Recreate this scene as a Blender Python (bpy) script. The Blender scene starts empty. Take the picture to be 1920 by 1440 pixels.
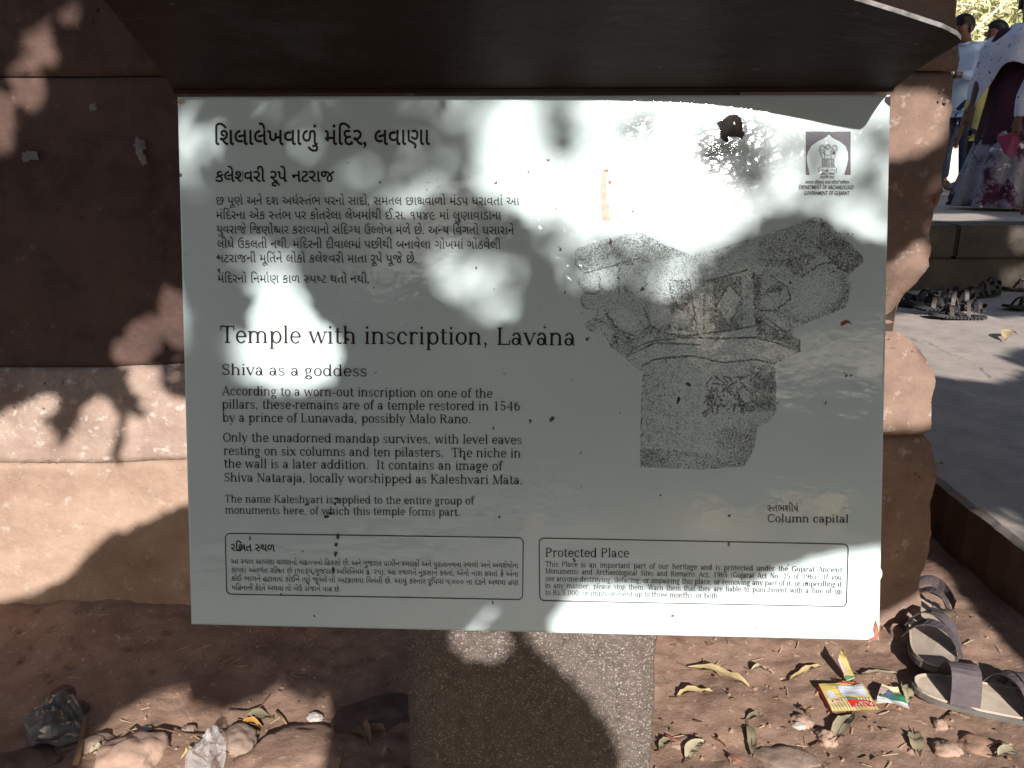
import bpy, bmesh, math, random
import numpy as np
from mathutils import Vector, Matrix, noise
R = math.radians
random.seed(7)
rng = np.random.default_rng(11)
scene = bpy.context.scene
COL = scene.collection

# ------------------------------------------------------------------ camera, sky, sun, exposure
CAM = Vector((0, 0, .93)); PITCH = R(16); FOC = 1507.0
cd = bpy.data.cameras.new('camera'); cam = bpy.data.objects.new('camera', cd); COL.objects.link(cam)
cam.location = CAM; cam.rotation_euler = (R(90) - PITCH, 0, 0)
cd.sensor_width = 36; cd.lens = FOC / 1920 * 36; cd.clip_start = .02; cd.clip_end = 900
scene.camera = cam
SUN_EL, SUN_AZ = R(26), R(8.5)          # azimuth measured from straight behind the camera towards its right
SUN = Vector((math.sin(SUN_AZ) * math.cos(SUN_EL), -math.cos(SUN_AZ) * math.cos(SUN_EL), math.sin(SUN_EL)))
w = bpy.data.worlds.new('World'); scene.world = w; w.use_nodes = True
nt = w.node_tree; bg = nt.nodes['Background']
sky = nt.nodes.new('ShaderNodeTexSky'); sky.sky_type = 'NISHITA'; sky.sun_disc = False
sky.sun_elevation = SUN_EL; sky.sun_rotation = R(180) - SUN_AZ
sky.air_density = 1.0; sky.dust_density = 2.5; sky.ozone_density = 1.0
nt.links.new(sky.outputs[0], bg.inputs[0]); bg.inputs[1].default_value = .084
sd = bpy.data.lights.new('sun', 'SUN'); sd.energy = 5.0; sd.angle = R(.5); sd.color = (1, .955, .90)
sun = bpy.data.objects.new('sun', sd); COL.objects.link(sun)
sun.rotation_euler = SUN.to_track_quat('Z', 'Y').to_euler(); sun.location = (2, -6, 6)
vs = scene.view_settings; vs.view_transform = 'Standard'; vs.look = 'None'; vs.gamma = 1; vs.use_curve_mapping = False
vs.exposure = .48

# ------------------------------------------------------------------ helpers: geometry
def ray(px, py):
    x = (px - 960) / FOC; y = (py - 720) / FOC
    return Vector((x, math.cos(PITCH) - y * math.sin(PITCH), -y * math.cos(PITCH) - math.sin(PITCH)))
def at_z(px, py, z):
    r = ray(px, py); return CAM + r * ((z - CAM.z) / r.z)
def at_y(px, py, y):
    r = ray(px, py); return CAM + r * (y / r.y)
def at_d(px, py, d): return CAM + ray(px, py) * d
# the sign panel's plane (corners measured, metres)
PTL = Vector((-.31527, .80068, .98197)); PTR = Vector((.34419, .77385, .98206))
PBR = Vector((.3464, .66055, .48886)); PBL = Vector((-.31306, .68739, .48878))
PN = (PTR - PTL).cross(PBL - PTL).normalized()
if PN.y > 0: PN = -PN
PUP = ((PTL - PBL) + (PTR - PBR)).normalized()
def at_p(px, py, off=0.0):
    r = ray(px, py); t = (PTL - CAM).dot(PN) / r.dot(PN); return CAM + r * t + PN * off

def me_obj(name, verts, faces, mat=None, parent=None, smooth=False, mats=None, fm=None):
    me = bpy.data.meshes.new(name); me.from_pydata([tuple(v) for v in verts], [], faces)
    for m in (mats or ([mat] if mat else [])): me.materials.append(m)
    if fm is not None: me.polygons.foreach_set('material_index', fm)
    if smooth: me.polygons.foreach_set('use_smooth', [True] * len(me.polygons))
    me.update()
    o = bpy.data.objects.new(name, me); COL.objects.link(o)
    if parent: attach(o, parent)
    return o
def bm_obj(name, bm, mat=None, parent=None, smooth=False):
    me = bpy.data.meshes.new(name); bm.to_mesh(me); bm.free()
    if mat: me.materials.append(mat)
    if smooth: me.polygons.foreach_set('use_smooth', [True] * len(me.polygons))
    o = bpy.data.objects.new(name, me); COL.objects.link(o)
    if parent: attach(o, parent)
    return o
def attach(o, p):
    o.parent = p; o.matrix_parent_inverse = p.matrix_basis.inverted()
def tag(o, label=None, cat=None, group=None, kind=None):
    if label: o['label'] = label
    if cat: o['category'] = cat
    if group: o['group'] = group
    if kind: o['kind'] = kind
    return o
def empty(name, loc, label, cat, group=None, rot=(0, 0, 0)):
    o = bpy.data.objects.new(name, None); COL.objects.link(o); o.location = loc; o.rotation_euler = rot
    o.empty_display_size = .05
    bpy.context.view_layer.update()
    return tag(o, label, cat, group)
def child_local(name, verts, faces, mat, parent, smooth=False):
    """child whose mesh is in the parent's local coordinates"""
    o = me_obj(name, verts, faces, mat, None, smooth); o.parent = parent; return o
def box_vf(x0, x1, y0, y1, z0, z1):
    v = [(x, y, z) for z in (z0, z1) for y in (y0, y1) for x in (x0, x1)]
    return v, [(0, 2, 3, 1), (4, 5, 7, 6), (0, 1, 5, 4), (2, 6, 7, 3), (0, 4, 6, 2), (1, 3, 7, 5)]
def bbox(name, b, mat, parent, bev=.004, seg=2):
    bm = bmesh.new(); v, f = box_vf(*b)
    vv = [bm.verts.new(p) for p in v]; [bm.faces.new([vv[i] for i in q]) for q in f]
    if bev: bmesh.ops.bevel(bm, geom=bm.edges[:], offset=bev, segments=seg, affect='EDGES')
    return bm_obj(name, bm, mat, parent)
def tube_vf(pts, rad, n=6):
    pts = [Vector(p) for p in pts]; V = []; F = []
    rad = rad if isinstance(rad, (list, tuple)) else [rad] * len(pts)
    for i, p in enumerate(pts):
        d = (pts[min(i + 1, len(pts) - 1)] - pts[max(i - 1, 0)]).normalized()
        a = d.cross(Vector((0, 0, 1)))
        if a.length < .05: a = d.cross(Vector((1, 0, 0)))
        a.normalize(); b = d.cross(a)
        for k in range(n):
            t = 2 * math.pi * k / n; V.append(p + (a * math.cos(t) + b * math.sin(t)) * rad[i])
    for i in range(len(pts) - 1):
        for k in range(n):
            F.append((i * n + k, i * n + (k + 1) % n, (i + 1) * n + (k + 1) % n, (i + 1) * n + k))
    F.append(tuple(range(n - 1, -1, -1))); F.append(tuple((len(pts) - 1) * n + k for k in range(n)))
    return V, F
class Acc:
    def __init__(s): s.V = []; s.F = []
    def add(s, vf):
        n = len(s.V); s.V += [tuple(v) for v in vf[0]]; s.F += [tuple(i + n for i in f) for f in vf[1]]
    def build(s, name, mat, parent=None, smooth=False): return me_obj(name, s.V, s.F, mat, parent, smooth)
def fbm(x, y, z, o=4):
    return noise.fractal(Vector((x, y, z)), 1.0, 2.0, o)

# ------------------------------------------------------------------ helpers: materials
def mat(name, c1, c2=None, scale=8, rough=.85, bump=0, bscale=60, c3=None, sc3=3, t3=(.55, .7), detail=11, coat=0, metal=0, spec=.3, stretch=None, c4=None, sc4=40, t4=(.68, .72), pits=0):
    m = bpy.data.materials.new(name); m.use_nodes = True; n = m.node_tree; b = n.nodes['Principled BSDF']
    b.inputs['Roughness'].default_value = rough; b.inputs['Metallic'].default_value = metal
    b.inputs['Specular IOR Level'].default_value = spec; b.inputs['Coat Weight'].default_value = coat
    tc = n.nodes.new('ShaderNodeTexCoord'); mp = n.nodes.new('ShaderNodeMapping')
    n.links.new(tc.outputs['Object'], mp.inputs[0])
    if stretch: mp.inputs['Scale'].default_value = stretch
    def nz(sc, det=detail):
        t = n.nodes.new('ShaderNodeTexNoise'); t.inputs['Scale'].default_value = sc; t.inputs['Detail'].default_value = det
        t.inputs['Roughness'].default_value = .70; n.links.new(mp.outputs[0], t.inputs[0]); return t
    def ramp(src, a, z, pa, pz):
        r = n.nodes.new('ShaderNodeValToRGB'); r.color_ramp.elements[0].color = (*a, 1); r.color_ramp.elements[1].color = (*z, 1)
        r.color_ramp.elements[0].position = pa; r.color_ramp.elements[1].position = pz; n.links.new(src, r.inputs[0]); return r
    def mix(a, col, fac):
        x = n.nodes.new('ShaderNodeMix'); x.data_type = 'RGBA'; n.links.new(fac, x.inputs[0]); n.links.new(a, x.inputs[6])
        x.inputs[7].default_value = (*col, 1); return x.outputs[2]
    b.inputs['Base Color'].default_value = (*c1, 1)
    if c2:
        out = ramp(nz(scale).outputs[0], c1, c2, .35, .65).outputs[0]
        if c3: out = mix(out, c3, ramp(nz(sc3).outputs[0], (0, 0, 0), (1, 1, 1), *t3).outputs[0])
        if c4: out = mix(out, c4, ramp(nz(sc4, 3).outputs[0], (0, 0, 0), (1, 1, 1), *t4).outputs[0])
        n.links.new(out, b.inputs['Base Color'])
    if bump:
        bp = n.nodes.new('ShaderNodeBump'); bp.inputs['Strength'].default_value = bump; bp.inputs['Distance'].default_value = .004
        hsrc = nz(bscale * .45, 9).outputs[0]
        if pits:
            vo = n.nodes.new('ShaderNodeTexVoronoi'); vo.inputs['Scale'].default_value = pits; n.links.new(mp.outputs[0], vo.inputs['Vector'])
            mr = n.nodes.new('ShaderNodeMapRange'); mr.inputs[1].default_value = .05; mr.inputs[2].default_value = .26; mr.inputs[3].default_value = -1.6; mr.inputs[4].default_value = 0; n.links.new(vo.outputs['Distance'], mr.inputs[0])
            gate = nz(pits * .12, 2); gr = n.nodes.new('ShaderNodeMapRange'); gr.inputs[1].default_value = .58; gr.inputs[2].default_value = .66; n.links.new(gate.outputs[0], gr.inputs[0])
            mu = n.nodes.new('ShaderNodeMath'); mu.operation = 'MULTIPLY_ADD'; n.links.new(mr.outputs[0], mu.inputs[0]); n.links.new(gr.outputs[0], mu.inputs[1]); n.links.new(hsrc, mu.inputs[2]); hsrc = mu.outputs[0]
        n.links.new(hsrc, bp.inputs['Height']); n.links.new(bp.outputs[0], b.inputs['Normal'])
    return m
M = {}
M['sand_up_shade'] = mat('stone_maroon_shaded', (.07, .042, .035), (.135, .08, .064), 9, bump=1.0, bscale=140, c3=(.065, .038, .034), sc3=3.2, c4=(.24, .19, .17), sc4=30, t4=(.64, .80), pits=42)  # left upper stones: shade painted in, colour darkened where they stand in shadow
M['sand_right_lit'] = mat('stone_brown_lit', (.21, .135, .105), (.32, .215, .165), 9, bump=.9, bscale=170, c3=(.20, .12, .095), sc3=6, c4=(.50, .42, .36), sc4=34, t4=(.58, .76), pits=85)  # right-hand stones: sunlit tone painted into a lighter colour
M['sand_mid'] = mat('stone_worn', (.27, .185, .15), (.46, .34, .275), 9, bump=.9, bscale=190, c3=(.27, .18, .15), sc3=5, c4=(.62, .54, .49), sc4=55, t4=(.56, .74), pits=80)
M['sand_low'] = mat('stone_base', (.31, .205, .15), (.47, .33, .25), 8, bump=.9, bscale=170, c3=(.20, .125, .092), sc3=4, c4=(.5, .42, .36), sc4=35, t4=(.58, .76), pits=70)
M['core'] = mat('stone_core', (.06, .04, .03))
M['soil'] = mat('soil', (.24, .148, .105), (.37, .24, .178), 14, bump=.8, bscale=160, c3=(.24, .14, .095), sc3=3, c4=(.5, .36, .27), sc4=70, t4=(.62, .7))
M['concrete'] = mat('concrete', (.36, .31, .275), (.50, .425, .37), 7, bump=.6, bscale=90, c3=(.30, .26, .24), sc3=2, c4=(.2, .17, .15), sc4=60, t4=(.68, .72))
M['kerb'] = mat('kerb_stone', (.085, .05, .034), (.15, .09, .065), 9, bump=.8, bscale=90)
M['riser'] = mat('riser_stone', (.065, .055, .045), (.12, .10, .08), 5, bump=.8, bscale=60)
M['post'] = mat('post_stone', (.095, .07, .058), (.175, .135, .115), 60, rough=.5, bump=1.0, bscale=260, c3=(.13, .085, .07), sc3=9, c4=(.48, .44, .41), sc4=430, t4=(.56, .66), spec=.6)
M['hood'] = mat('hood_paint', (.022, .012, .008), (.036, .022, .016), 6, rough=.55, bump=.3, bscale=90, c3=(.05, .041, .036), sc3=7, c4=(.12, .10, .09), sc4=30, t4=(.7, .78), stretch=(1, 1, 3), spec=.08)
M['worn'] = mat('worn_metal', (.10, .09, .085), (.45, .43, .42), 60, rough=.4, metal=.4)
M['ink'] = mat('ink', (.020, .010, .011), rough=.45)
M['leaf_dark'] = mat('leaf_tree', (.035, .06, .015), (.075, .11, .03), 4, rough=.7)
M['bark'] = mat('bark', (.10, .075, .055), (.17, .13, .10), 14, bump=1, bscale=40)

def panel_mat():
    m = bpy.data.materials.new('enamel'); m.use_nodes = True; n = m.node_tree; b = n.nodes['Principled BSDF']
    tc = n.nodes.new('ShaderNodeTexCoord')
    def nz(sc, det, stretch):
        mp = n.nodes.new('ShaderNodeMapping'); mp.inputs['Scale'].default_value = stretch; n.links.new(tc.outputs['Object'], mp.inputs[0])
        t = n.nodes.new('ShaderNodeTexNoise'); t.inputs['Scale'].default_value = sc; t.inputs['Detail'].default_value = det; n.links.new(mp.outputs[0], t.inputs[0]); return t
    c = n.nodes.new('ShaderNodeValToRGB'); c.color_ramp.elements[0].color = (.63, .755, .77, 1); c.color_ramp.elements[1].color = (.68, .79, .80, 1)
    c.color_ramp.elements[0].position = .4; c.color_ramp.elements[1].position = .6
    n.links.new(nz(3, 4, (1, 1, 1)).outputs[0], c.inputs[0])
    d = n.nodes.new('ShaderNodeValToRGB'); d.color_ramp.elements[0].position = .735; d.color_ramp.elements[1].position = .76
    n.links.new(nz(95, 2, (1, 1, 1)).outputs[0], d.inputs[0])
    x = n.nodes.new('ShaderNodeMix'); x.data_type = 'RGBA'; n.links.new(d.outputs[0], x.inputs[0]); n.links.new(c.outputs[0], x.inputs[6]); x.inputs[7].default_value = (.12, .10, .08, 1)
    n.links.new(x.outputs[2], b.inputs['Base Color'])
    b.inputs['Roughness'].default_value = .5; b.inputs['Specular IOR Level'].default_value = .2
    b.inputs['Coat Weight'].default_value = 1; b.inputs['Coat Roughness'].default_value = .085; b.inputs['Coat IOR'].default_value = 1.55
    # orange-peel of the enamel
    ad = n.nodes.new('ShaderNodeMath'); ad.operation = 'MULTIPLY_ADD'; n.links.new(nz(70, 2, (1, 1, 1.4)).outputs[0], ad.inputs[0]); ad.inputs[1].default_value = 1
    a2 = n.nodes.new('ShaderNodeMath'); a2.operation = 'MULTIPLY'; n.links.new(nz(14, 2, (1, 1, 1.2)).outputs[0], a2.inputs[0]); a2.inputs[1].default_value = 2.0
    n.links.new(a2.outputs[0], ad.inputs[2])
    bp = n.nodes.new('ShaderNodeBump'); bp.inputs['Strength'].default_value = 1; bp.inputs['Distance'].default_value = .0015
    mk = n.nodes.new('ShaderNodeMapRange'); mk.inputs[1].default_value = .46; mk.inputs[2].default_value = .62; mk.inputs[3].default_value = .14; mk.inputs[4].default_value = 1.0
    n.links.new(nz(4.5, 2, (1, 1, 1)).outputs[0], mk.inputs[0]); n.links.new(mk.outputs[0], bp.inputs['Strength'])
    n.links.new(ad.outputs[0], bp.inputs['Height']); n.links.new(bp.outputs[0], b.inputs['Coat Normal'])
    return m
M['enamel'] = panel_mat()

# ------------------------------------------------------------------ ground
def soil_z(x, y):
    z = .012 * fbm(x * 2.2, y * 2.2, 1) + .007 * fbm(x * 9, y * 9, 4) + .0035 * fbm(x * 34, y * 34, 9, 3)
    t = max(0, min(1, (y - 1.12) / .4)) * max(0, min(1, (.75 - x) / .5)); z += .045 * t * t
    if x < -.5: z += .05 * max(0, min(1, (y - 1.15) / .3)) * min(1, (-.5 - x) / .3) * .5
    return z * (1 if abs(x) < 3 and abs(y) < 4 else .3)
def axis(lo, hi, dense0, dense1, step, grow):
    a = [dense0]
    while a[-1] < dense1: a.append(a[-1] + step)
    s = step
    while a[-1] < hi: s *= grow; a.append(a[-1] + s)
    s = step
    while a[0] > lo: s *= grow; a.insert(0, a[0] - s)
    return a
xs = axis(-300, 300, -1.15, 1.12, .0085, 1.25); ys = axis(-300, 500, .95, 1.72, .0085, 1.25)
V = [(x, y, soil_z(x, y)) for y in ys for x in xs]; nx = len(xs)
F = [(j * nx + i, j * nx + i + 1, (j + 1) * nx + i + 1, (j + 1) * nx + i) for j in range(len(ys) - 1) for i in range(nx - 1)]
tag(me_obj('ground', V, F, M['soil'], smooth=True), kind='structure')

# ------------------------------------------------------------------ paved terrace (lower) and the raised terrace behind it
def slab_sheet(name, x0, x1, y0, y1, z, mat_, left_wobble=.012, depth=.4):
    ys_ = [y0 + (y1 - y0) * k / 240 for k in range(241)]; xs_ = [0, .012, .05, .15, .4, 1, 2, 4, 8, x1 - x0]
    V = []; F = []
    n = len(xs_) + 1
    for y in ys_:
        wob = left_wobble * fbm(y * 6, 0, 3) + .006 * fbm(y * 31, 2, 3)
        V.append((x0 + wob, y, z - depth))
        for k, dx in enumerate(xs_): V.append((x0 + dx + (wob if k < 3 else 0), y, z - (.012 if k == 0 else 0) + .003 * fbm(dx * 3, y * 3, 2)))
    for j in range(240):
        for i in range(n - 1): F.append((j * n + i, j * n + i + 1, (j + 1) * n + i + 1, (j + 1) * n + i))
    a = [i for i in range(n)]; F.append(tuple(a)); F.append(tuple(reversed([240 * n + i for i in range(n)])))
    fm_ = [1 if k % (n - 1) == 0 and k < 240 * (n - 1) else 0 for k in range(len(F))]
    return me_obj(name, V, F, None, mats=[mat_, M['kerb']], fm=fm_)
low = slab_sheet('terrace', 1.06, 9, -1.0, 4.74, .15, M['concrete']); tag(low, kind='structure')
RY = 4.72; ZT = .53
me_o = me_obj('raised_terrace', *box_vf(-6, 22, RY + .30, 12, -.2, ZT - .002), M['concrete']); tag(me_o, kind='structure')
# riser of the raised terrace: separate stones
x = 1.2; k = 0
blk = {}
for row, (z0, z1) in enumerate(((.1, .335), (.341, ZT))):
    x = 1.0 + .3 * row
    while x < 6:
        wd = random.uniform(.55, .95); nm = 'stone_block'
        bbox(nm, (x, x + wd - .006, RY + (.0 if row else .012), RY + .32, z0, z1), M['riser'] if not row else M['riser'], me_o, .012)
        x += wd
# grey slab added out of view behind the camera, to cut red bounce from the soil
M['bounce_grey'] = mat('bounce_grey', (.30, .275, .25), (.40, .37, .34), 4, bump=.4, bscale=50)
tag(me_obj('unseen_bounce_slab', *box_vf(-9, 1.04, -12, .35, -.3, .035), M['bounce_grey']), kind='structure')
# ------------------------------------------------------------------ temple wall with its base mouldings
wall = empty('temple_wall', (-.5, 1.7, 0), 'reddish brown carved sandstone temple wall with moulded base behind the sign', 'wall')
PR = [(2.7, 0), (1.18, -.010), (1.067, .002), (.974, .006), (.89, .005), (.786, -.001), (.727, .001), (.70, -.012), (.626, -.034), (.60, -.03), (.585, -.004), (.555, .016), (.521, .028), (.412, .035), (.402, .03), (.356, .047), (.229, .055), (-.1, .055)]
PL = [(2.7, 0), (1.18, 0), (1.06, 0), (.974, 0), (.89, 0), (.786, -.001), (.70, -.001), (.62, -.003), (.56, -.003), (.535, .002), (.515, .014), (.49, .028), (.45, .034), (.37, .036), (.352, .038), (.34, .040), (.20, .050), (-.1, .054)]
def prof(P, z):
    for (za, oa), (zb, ob) in zip(P, P[1:]):
        if zb <= z <= za: t = (z - zb) / (za - zb); return ob + (oa - ob) * t
    return P[-1][1]
X0, Y0 = .775, 1.5
def course(name, zl, zr, mt, seed, label=None, nz_=None, right=True):
    """one stone course, (bottom, top) heights at the left and at the right end; mitred round the right corner"""
    cols = []
    xs_ = list(np.arange(.401, X0, .012)) if right else [-3.2, -2.6, -2.0, -1.7, -1.5] + list(np.arange(-1.4, .39, .012))
    H = zr[1] - zr[0]; n = nz_ or max(8, int(min(H, .8) / .011))
    def zz(t, v):
        b = zl[0] + (zr[0] - zl[0]) * t; h = zl[1] + (zr[1] - zl[1]) * t
        return b + (h - b) * v
    V = []
    vv = [k / (n - 1) for k in range(n)]; vv = [0] + vv + [1]
    for ci, x_ in enumerate(xs_ + [X0 if right else .398]):
        t = max(0, min(1, (x_ + .8) / 1.575))
        for q, v in enumerate(vv):
            z = zz(t, v); o = prof(PL, z) * (1 - t) + prof(PR, z) * t if t < 1 else prof(PR, z)
            e = min(v, 1 - v) * H; o -= (.0022 + .0028 * t) * max(0, 1 - e / (.004 + .004 * t))
            if q in (0, len(vv) - 1): o = -.05
            nn = .006 * fbm(x_ * 3 + seed, z * 3, 2) + .004 * fbm(x_ * 14, z * 14, seed, 5) + (.006 * max(0, fbm(x_ * 7, z * 16, 33) - .25) if z < .56 else 0)
            corner = max(0, 1 - (X0 - x_) / .05)
            nn -= corner * .006 * max(0, fbm(z * 16, seed, 1) + .3)
            f = max(0, 1 - (X0 - x_) / .3)
            V.append((x_ + o * f + nn * corner, Y0 - o - nn, z))
    L = len(vv)
    for y_ in ((1.56, 1.7, 2.2, 4.5) if right else ()):
        for q, v in enumerate(vv):
            z = zz(1, v); o = prof(PR, z)
            if q in (0, L - 1): o = -.05
            V.append((X0 + o + .004 * fbm(y_ * 7, z * 9, seed), y_, z))
    nc = len(xs_) + 1 + (4 if right else 0)
    F = [(c * L + q, (c + 1) * L + q, (c + 1) * L + q + 1, c * L + q + 1) for c in range(nc - 1) for q in range(L - 1)]
    o = me_obj(name, V, F, mt, wall, smooth=True)
    if label: o['label'] = label
    return o
for (zl, zr, ml, mr, sd_, la) in (((1.060, 2.7), (1.0695, 2.7), 'sand_up_shade', 'sand_right_lit', 3, 'plain upper stone'), ((.535, 1.0575), (.605, 1.067), 'sand_up_shade', 'sand_right_lit', 9, 'pitted stone tapering to a neck'),
        ((.352, .533), (.405, .602), 'sand_mid', 'sand_right_lit', 15, 'rounded lime-stained moulding stone'), ((-.1, .350), (-.1, .402), 'sand_low', 'sand_right_lit', 21, 'footing stone')):
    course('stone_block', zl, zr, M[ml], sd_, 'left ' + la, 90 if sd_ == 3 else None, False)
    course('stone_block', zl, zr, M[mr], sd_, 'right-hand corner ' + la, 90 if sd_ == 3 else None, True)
v, f = box_vf(-3.2, .74, 1.53, 4.5, -.1, 2.68); me_obj('wall_core', v, f, M['core'], wall)

# lime smear and chips on the upper wall
def blob_vf(c, ax, ay, rx, ry, n=14, rough=.35, nrm=None, off=0., seed=0):
    nrm = nrm or ax.cross(ay); V = [c + nrm * off]; F = []
    for k in range(n):
        a = 2 * math.pi * k / n; r = 1 + rough * noise.noise(Vector((math.cos(a) * 1.7 + seed, math.sin(a) * 1.7, seed * 3.1))) * 2
        V.append(c + ax * (math.cos(a) * rx * r) + ay * (math.sin(a) * ry * r) + nrm * off * .6)
    for k in range(n): F.append((0, 1 + k, 1 + (k + 1) % n))
    return V, F
M['lime'] = mat('lime', (.17, .145, .14), (.28, .25, .245), 40, bump=.6)
XA, ZA = Vector((1, 0, 0)), Vector((0, 0, 1))
for (px, py, rx, ry, sd_) in ((262, 272, .012, .014, 1), (268, 298, .006, .014, 5), (176, 200, .006, .007, 3), (55, 292, .014, .012, 8), (1776, 190, .0035, .003, 11), (1765, 186, .003, .0025, 17), (1768, 168, .002, .002, 23), (1757, 312, .003, .003, 29), (1690, 130, .0, .0, 2)):
    if rx: me_obj('lime_spot', *blob_vf(at_y(px, py, Y0 - .009), XA, ZA, rx, ry, 14, .45, Vector((0, -1, 0)), .002, sd_), M['lime'], wall)
M['redpaint'] = mat('red_paint', (.45, .06, .02), (.3, .05, .02), 60)
me_obj('red_smear', *blob_vf(at_y(1752, 372, Y0 - .012), XA, ZA, .0022, .009, 14, .5, Vector((0, -1, 0)), .003, 4), M['redpaint'], wall)

# ------------------------------------------------------------------ the information sign
sign = empty('information_sign', (.02, .88, 0), 'white enamelled heritage notice board on a stone post under a dark metal hood', 'sign')
# panel: folded tray with a slightly rolled edge
def panel():
    ring = []
    def inset(d, off):
        cx = [(PTL, 1, -1), (PTR, -1, -1), (PBR, -1, 1), (PBL, 1, 1)]
        ux = (PTR - PTL).normalized(); out = []
        for c, sx, sy in cx: out.append(c + ux * sx * d + PUP * sy * d + PN * off)
        return out
    rings = [inset(.004, -.026), inset(0, -.024), inset(0, -.0025), inset(.0007, -.0007), inset(.0025, 0)]
    V = [p for r in rings for p in r]; F = []
    for a in range(4):
        for k in range(4): F.append((a * 4 + k, a * 4 + (k + 1) % 4, (a + 1) * 4 + (k + 1) % 4, (a + 1) * 4 + k))
    F.append((16, 17, 18, 19)); F.append((3, 2, 1, 0))
    o = me_obj('panel', V, F, M['enamel'], sign); return o
panel()
# post
bm = bmesh.new(); n_ = 40
px0, px1, py0, py1, pz = -.126, .170, .815, .93, .90
out = [(px0 + .03, py0), (px1 - .004, py0), (px1, py0 + .004), (px1, py1), (px0, py1), (px0, py0 + .016), (px0 + .018, py0 + .006)]
V = []; F = []
dense = []
for (a, b) in zip(out, out[1:] + out[:1]):
    m_ = max(1, int(math.dist(a, b) / .012)); dense += [(a[0] + (b[0] - a[0]) * k / m_, a[1] + (b[1] - a[1]) * k / m_) for k in range(m_)]
L = len(dense)
zs = [-.2 + (pz + .2) * k / 90 for k in range(91)]
for z in zs:
    for (x, y) in dense:
        nn = .0022 * fbm(x * 18, z * 14, y * 18, 4); nn2 = .0035 * fbm(z * 10, y * 6, 8, 3)
        sx = -1 if x < .02 else 1
        edge = max(0, 1 - abs(abs(x - .022) - .148) / .01)
        V.append((x + edge * nn2, y - (nn if y < py0 + .03 else 0), z))
for j in range(90):
    for i in range(L): F.append((j * L + i, j * L + (i + 1) % L, (j + 1) * L + (i + 1) % L, (j + 1) * L + i))
F.append(tuple(90 * L + i for i in range(L)))
me_obj('post', V, F, M['post'], sign, smooth=True)
# brackets between post and panel, and the pale mounting studs showing past its edges
M['stud'] = mat('stud', (.7, .7, .68), rough=.35)
for z in (.58, .86):
    yb = PTL.y - (PTL.z - z) * .2299 + .0
    bbox('bracket', (-.22, .26, yb + .022, .818, z - .015, z + .015), M['hood'], sign, .003)
def dome(c, r, nrm, mt, name):
    nrm = nrm.normalized(); a = nrm.orthogonal().normalized(); b = nrm.cross(a); V = []; F = []
    for j in range(5):
        t = j / 4 * math.pi / 2
        for k in range(14):
            u = 2 * math.pi * k / 14; V.append(c + (a * math.cos(u) + b * math.sin(u)) * r * math.cos(t) + nrm * r * .7 * math.sin(t))
    for j in range(4):
        for k in range(14): F.append((j * 14 + k, j * 14 + (k + 1) % 14, (j + 1) * 14 + (k + 1) % 14, (j + 1) * 14 + k))
    return me_obj(name, V, F, mt, sign, smooth=True)
dome(at_p(335, 283, -.018), .006, PN, M['stud'], 'mounting_stud')
dome(at_p(1650, 1085, -.018), .0095, PN, M['stud'], 'mounting_stud')

# hood: sheet folded forward from the panel's top edge; its right end droops
TSH = .228
def shp(px, py): return at_p(px, py) + SUN * HT
HT = .0
# every front-edge point lies up the sun ray from the edge of the hood's observed shadow
fp = [(285, 190, .20), (400, 189, .20), (600, 188, .20), (800, 188, .20), (1000, 188, .195), (1150, 189, .188), (1250, 191, .178), (1330, 196, .167), (1400, 204, .160), (1500, 222, .152), (1570, 237, .147), (1598, 242, .142), (1611, 243, .137), (1619, 239, .130), (1624, 233, .122)]
frontp = [at_p(x, y) + SUN * t for x, y, t in fp]
bl = PTL + PN * .002 + PUP * .003; br = PTR + PN * .002 + PUP * .003
backp = [bl.lerp(br, max(0, min(1, (p[0] - 285) / (1624 - 285)))) for p in fp]
V = []; F = []; NS = 14
up = Vector((0, .35, .94)).normalized()
for side in (0, 1):
    for b_, f_ in zip(backp, frontp):
        for k in range(NS + 1):
            s = k / NS; p = b_.lerp(f_, s); p = p + up * (.002 * math.sin(math.pi * s)) + up * (.0016 * side)
            V.append(p)
nc = len(fp); W_ = NS + 1; off = nc * W_
for c in range(nc - 1):
    for k in range(NS):
        a = c * W_ + k; F.append((a, a + 1, a + W_ + 1, a + W_)); F.append((off + a, off + a + W_, off + a + W_ + 1, off + a + 1))
fm = [0] * len(F)
for c in range(nc - 1):
    a = c * W_ + NS; F.append((a, off + a, off + a + W_, a + W_)); fm.append(1)
for k in range(NS):
    F.append((k, off + k, off + k + 1, k + 1)); fm.append(0); a = (nc - 1) * W_ + k; F.append((a, a + 1, off + a + 1, off + a)); fm.append(1)
hood = me_obj('hood', V, F, None, sign, mats=[M['hood'], M['worn']], fm=fm)
# small turned-up lip along the front edge
V = []; F = []
for i, f_ in enumerate(frontp):
    d = (frontp[min(i + 1, nc - 1)] - frontp[max(0, i - 1)]).normalized(); o_ = (f_ - backp[i]).normalized()
    V += [f_ + up * .0016, f_ + up * .0034 + o_ * .0008, f_ + up * .0038 - o_ * .0025, f_ + up * .0018 - o_ * .0025]
for i in range(nc - 1):
    for k in range(3): F.append((i * 4 + k, i * 4 + k + 1, i * 4 + 5 + k, i * 4 + 4 + k))
lip = me_obj('hood_lip', V, F, M['worn'], hood)
# the hood's back flange resting on the panel's top
A = Acc(); A.add(tube_vf([bl + up * .001 + PN * .002, br + up * .001 + PN * .002], .0035, 6)); A.build('hood_hem', M['hood'], hood)

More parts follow.
